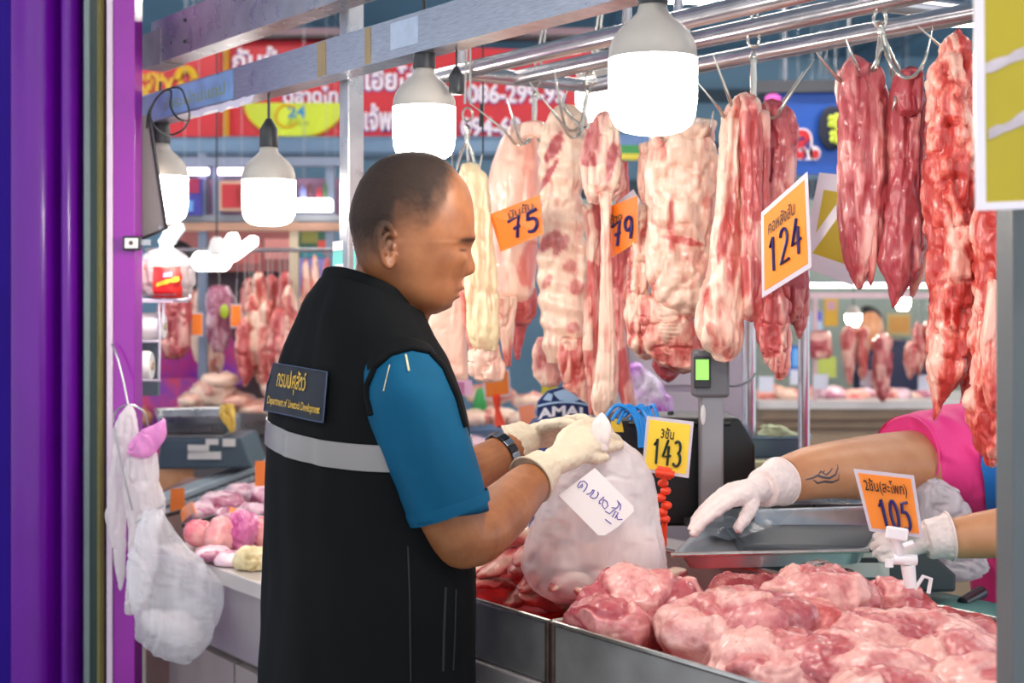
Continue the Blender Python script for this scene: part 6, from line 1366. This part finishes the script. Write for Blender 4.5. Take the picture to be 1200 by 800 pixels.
# middle: cabinet, posts, basin
cb = thing('cabinet', 'tall lilac grey cabinet behind the scale readout', 'cabinet', at(800, 352, 4.0) * Vector((1, 1, 0)))
xa, xb = at(700, 352, 3.95).x, at(882, 352, 3.95).x
MB().box(((xa + xb) / 2, 4.15, .72), xb - xa, .4, 1.44).build('body', M('cab_lilac', '#a9a0ac', .45, var=.06), cb, smooth=False, bev=.004)
MB().box(((xa + xb) / 2 - .03, 3.945, 1.3), .28, .01, .16).build('upper_door', M('cab_door', '#b5acb6', .4, var=.05), cb, smooth=False, bev=.002)
MB().box(((xa + xb) / 2 - .03, 3.945, .8), .28, .01, .8).build('lower_door', M('cab_door'), cb, smooth=False, bev=.002)
for lab, x, Y, y1, w in (('slim polished post beside the lilac grey cabinet', 878, 3.4, 540, .016), ('slim grey post between the basin and the far counter', 942, 3.2, 520, .013)):
    a = at(x, 300, Y); MB().tube([Vector((a.x, a.y, CAMZ - (y1 - HY) / F * Y - .1)), at(x, 236, Y)], w, 14).build('steel_post', RAILM, None, lab, 'post')
MB().ell(at(735, 418, 3.8), .012, .01, .03).build('green_light', glow('green_led', '#7fd02f', .9), None, 'small green indicator light beside the belly tail', 'light') if False else None
sw = thing('power_switch', 'small black switch with a green light on the lilac cabinet', 'switch', at(732, 428, 3.93))
MB().box(at(732, 417, 3.93), .02, .02, .05).build('housing', DARK, sw, smooth=False, bev=.006); MB().box(at(731, 417, 3.915), .01, .008, .026).build('lamp', glow('green_led', '#8fe03a', 1.0), sw, smooth=False, bev=.003)
hang_geo(MB(), [(425, 738, 752), (440, 736, 766), (465, 742, 785), (485, 745, 786), (492, 750, 780)], 3.6, .08, seed=470, fold=.01, n=50).build('plastic_bag', M('violet_print_bag', '#e9dff0', .25, scale=13, col2='#b53fc4'), None, 'white plastic bag with violet print beside the blue cable', 'bag', ang=180)
tb2 = thing('side_table', 'pale grey table carrying the blue basin', 'table', at(900, 560, 3.3) * Vector((1, 1, 0)))
MB().box(at(905, 540, 3.35) + Vector((0, .2, 0)), .26, .5, .02).build('top', M('table_grey', '#b5b6ba', .4), tb2, smooth=False, bev=.003)
for dx in (-.1, .1): MB().box(Vector((at(905, 540, 3.35).x + dx, 3.5, .53)), .03, .3, 1.05).build('leg', STEEL, tb2, smooth=False)
MB().box(at(870, 541, 3.3), .10, .12, .012).build('pale_board', M('cream_board', '#cfcf9f', .5), None, 'pale cream board lying on the grey table', 'board', smooth=False, bev=.002)
bs_ = thing('basin', 'blue grey plastic basin on the pale grey table', 'basin', at(905, 531, 3.35))
pan(MB(), [at(862, 508, 3.6), at(950, 508, 3.6), at(952, 513, 3.3), at(862, 513, 3.3)], .045, .03).build('bowl', M('basin_blue', '#6a8494', .35), bs_, ang=50)
hang_geo(MB(), [(498, 892, 915), (503, 890, 925), (510, 888, 938)], 3.45, .1, seed=471, n=24, seg=24).build('folded_cloth', M('cloth_sage', '#b5bc96', .7), None, 'folded sage cloth lying in the blue basin', 'cloth', ang=180)
hang_geo(MB(), [(498, 855, 868), (505, 850, 872), (525, 850, 872), (536, 852, 866)], 3.35, .06, seed=472, n=30, seg=30, fold=.008).build('plastic_bag', plastic('pale_blue_bag', '#cfdcf2', .8, .2), None, 'small pale blue plastic bag beside the basin', 'bag', ang=180)
board('pink_card', 'narrow pink card standing beside the scale pole', 'card', 840, 476, 848, 560, 2.9, '#f29a90', hang=False)
lump_geo(MB(), at(862, 565, 2.95), .04, .04, .022, Vector((1, 0, 0)), Vector((0, 1, 0)), Zv, 9, nu=30, nv=18).build('plastic_bag', plastic('grey_bag', '#b9bcc4', .8, .2), None, 'grey plastic bag lying beside the pink card', 'bag', ang=180)
MB().tube(smooth_path([at(846, 450, 3.0), at(862, 452, 3.1), at(878, 446, 3.25), at(884, 438, 3.3)]), .003, 8).build('cable', M('grey_cable', '#6a6a6e', .5), None, 'thin grey cable running from the scale readout to the post', 'cable')

# far right stall
YF = 6.5
rc = thing('far_counter', 'long beige counter of the far right stall with steel edge', 'counter', at(1000, 352, YF) * Vector((1, 1, 0)))
xa, xb = at(888, 352, YF).x, at(1300, 352, YF).x; zt = at(900, 474, YF).z
MB().box(((xa + xb) / 2, YF + .35, zt), xb - xa, .75, .035).build('worktop', M('far_top', '#d6cfcc', .35, .3), rc, smooth=False)
MB().box(((xa + xb) / 2, YF + .35, zt / 2), xb - xa - .05, .68, zt - .02).build('cabinet', M('beige_panel', '#a58d74', .5), rc, smooth=False)
for y in (492, 502): MB().box(Vector(((xa + xb) / 2, YF, at(900, y, YF).z)), xb - xa, .02, .012).build('moulding', M('beige_dark', '#6b5344', .5), rc, smooth=False)
rg = random.Random(3)
for i in range(16):
    x = 895 + i * 13; Y = YF + .15 + .2 * rg.random(); kk = Y / F
    lump_geo(MB(), at(x, 466 + rg.uniform(-4, 3), Y), rg.uniform(12, 20) * kk, .1, rg.uniform(7, 11) * kk, Vector((1, 0, 0)), Vector((0, 1, 0)), Zv, 500 + i, nu=28, nv=16, bias=.6, contrast=.8, amp=.3, zmin=zt + .018).build('pork_cut', (LILAC, PALE, PINK)[i % 3] if i > 3 else PALE, None, 'pink cut heaped on the far right beige counter', 'meat', 'cuts on the far right counter', fat=True, ang=180)
for i, (x0, x1, y0, y1, m) in enumerate([(988, 1002, 380, 452, PINK), (1002, 1018, 382, 445, PALE), (1022, 1046, 390, 470, REDM), (1070, 1082, 378, 440, PINK), (1080, 1094, 376, 436, PALE), (1060, 1074, 400, 444, PINK)]):
    w = x1 - x0; hung('pork_strip', 'blurred pink cut hanging over the far right counter', m, [([(y0, x0 + w * .3, x1 - w * .3), (y0 + 8, x0, x1), ((y0 + y1) / 2, x0, x1), (y1 - 8, x0 + w * .2, x1 - w * .2), (y1, x0 + w * .4, x0 + w * .6)], 6.4, .09, dict(seed=520 + i, bias=.4, contrast=.9, fold=.014, n=36, seg=28))], 'cuts hung over the far right counter', hookz=1.47)
hung('pork_flank', 'square marbled belly piece hanging beside the slim grey post', REDM, [([(388, 950, 972), (396, 948, 974), (415, 948, 976), (420, 952, 972)], 6.45, .08, dict(seed=530, bias=.35, contrast=1.0, n=30, seg=28, spots=[(960, 394, 16, 6, 0, .9)]))], 'cuts hung over the far right counter')
for i, (x, y) in enumerate(((898, 450), (935, 442), (962, 447), (1017, 443), (1085, 448))):
    price_tag('price_tag', 'small blank white card standing among the far right cuts', c4((x - 9, y - 9, 6.45), (x + 9, y - 9, 6.45), (x + 8, y + 9, 6.45), (x - 9, y + 9, 6.45)), '#e6e6f4', margin=0, group='white cards on the far right counter')
bwall = MB().box(at(1000, 400, 8.2), 3.2, .06, 1.6).build('market_partition', M('sage_wall', '#93a096', .6, var=.12, scale=1.5), None, 'sage green partition wall behind the far right stall', 'wall panel', smooth=False)
board('crate', 'olive green crate below the marbled belly piece', 'crate', 952, 418, 980, 442, 7.2, '#9fb04e', hang=False)
board('menu_poster', 'amber poster with a photo hanging in the far right stall', 'poster', 966, 350, 982, 382, 7.6, '#d9a832', ((.2, .6, .8, .9, '#c79aa8'),))
board('framed_picture', 'framed orange food picture on the sage partition', 'picture', 1040, 367, 1068, 393, 8.0, '#c9b27a', ((.1, .15, .9, .85, '#d99a4a'),))
board('blue_bucket', 'blue tub behind the slim grey post', 'tub', 912, 405, 940, 440, 7.2, '#2560b8', ((.6, .3, .95, .9, '#5fa6e6'),))
board('wall_poster', 'blue white panel left of the amber poster', 'poster', 950, 365, 964, 392, 7.6, '#b9d2ea', ((.2, .6, .9, 1, '#5a56d0'),))
np_ = thing('person', 'person in navy clothes behind the far right hanging cuts', 'person', at(1045, 352, 7.4) * Vector((1, 1, 0))); c0 = at(1045, 352, 7.4)
b0 = MB()
for z, a, b_ in ((0, .14, .12), (.9, .17, .13), (1.12, .18, .12), (1.2, .13, .1), (1.25, .06, .06)): b0.v += [(c0.x + a * math.cos(q), c0.y + b_ * math.sin(q), z) for q in np.linspace(0, 2 * math.pi, 24, endpoint=False)]
b0.fat = [0] * len(b0.v); b0.f = [(i * 24 + j, i * 24 + (j + 1) % 24, (i + 1) * 24 + (j + 1) % 24, (i + 1) * 24 + j) for i in range(4) for j in range(24)] + [tuple(range(24))[::-1], tuple(96 + j for j in range(24))]
sk = MB().ell(Vector((c0.x - .12, c0.y - .02, 1.3)), .075, .09, .105); sk.tube([Vector((c0.x - .1, c0.y, 1.24)), Vector((c0.x - .02, c0.y, 1.15))], .045, 14); sk.add(b0.v, b0.f); remesh(sk, .01, 2).build('body', VSKIN, np_, ang=180)
MB().add([(c0.x + (v[0] - c0.x) * 1.12, c0.y + (v[1] - c0.y) * 1.12, v[2]) for v in b0.v[24:]], [tuple(i - 24 for i in f_) for f_ in b0.f[24:96]]).build('jacket', M('navy_cloth', '#141a3c', .7), np_)
MB().ell(Vector((c0.x - .12, c0.y + .01, 1.325)), .083, .095, .1).build('hair', MATS['black_hair'], np_)
for lab, x, y, w in (('small glowing bulb over the far right counter beside the amber poster', 1000, 382, 9), ('round glowing lamp beside the tip of the deep red tenderloin', 1058, 363, 9)):
    R = w * 6.6 / F; c = at(x, y, 6.6); t = thing('pendant_bulb', lab, 'light bulb', c, 'white pendant bulbs of the market')
    MB().lathe([(.02, 0), (.7 * R, .2 * R), (R, .8 * R), (R, 1.5 * R)], c, 20, capt=False).build('diffuser', MATS['bulb_glow'], t); MB().lathe([(R, 1.5 * R), (.8 * R, 2.2 * R), (.35 * R, 2.7 * R)], c, 20, capb=False).build('housing', SHELL, t)
    MB().tube([c + Zv * 2.6 * R, Vector((c.x, c.y, 3.3))], .003, 6).build('cord', DARK, t)
t = thing('strip_light', 'long white strip light above the far right counter', 'light', at(1030, 337, 7.0))
MB().beam(at(945, 334, 7.0), at(1180, 334, 7.0), .03, .02).build('tube', MATS['white_tube'], t, smooth=False); MB().beam(at(945, 331, 7.0), at(1180, 331, 7.0), .04, .008).build('housing', FRM, t, smooth=False)
fr = thing('hanging_rack', 'thin pinkish rail over the far right counter', 'rack', at(1030, 346, 6.5))
MB().beam(at(945, 346, 6.4), at(1220, 346, 6.4), .025, .025).build('rail', M('rail_pink', '#d9b8bc', .35, .4), fr, smooth=False)
for x in (955, 1100, 1215): MB().beam(at(x, 346, 6.5), Vector((at(x, 346, 6.5).x, 6.5, zt)), .02, .02, Vector((0, 1, 0))).build('upright', MATS['rail_pink'], fr, smooth=False)

# fill battens added above the frame to brighten upward-facing surfaces
def batten(label, x, y, L=1.4, ax='x', z=2.95):
    t = thing('fill_light', label, 'light', (x, y, z), 'white fill battens added above the frame')
    sx, sy = (L, .1) if ax == 'x' else (.1, L)
    MB().box((x, y, z), sx, sy, .03).build('tube', glow('fill_glow', '#fff4ea', TUBE_E), t, smooth=False, bev=.01)
    MB().box((x, y, z + .035), sx, sy * 1.3 if ax == 'x' else sy, .03).build('housing', WHITEP, t, smooth=False)
    for k in (-.4, .4): MB().tube([Vector((x + (k * L if ax == 'x' else 0), y + (k * L if ax != 'x' else 0), z + .04)), Vector((x + (k * L if ax == 'x' else 0), y + (k * L if ax != 'x' else 0), 3.31))], .006, 6).build('hanger', STEEL, t)
for x, y in ((-1.2, .6), (.6, .6), (2.2, .9), (-2.6, 2.4), (2.6, 3.2), (-1.4, 4.4), (.8, 4.6), (2.8, 5.4), (-2.0, 6.6), (.6, 7.2), (3.0, 7.8)):
    batten('added white fill batten above the market aisle', x, y)
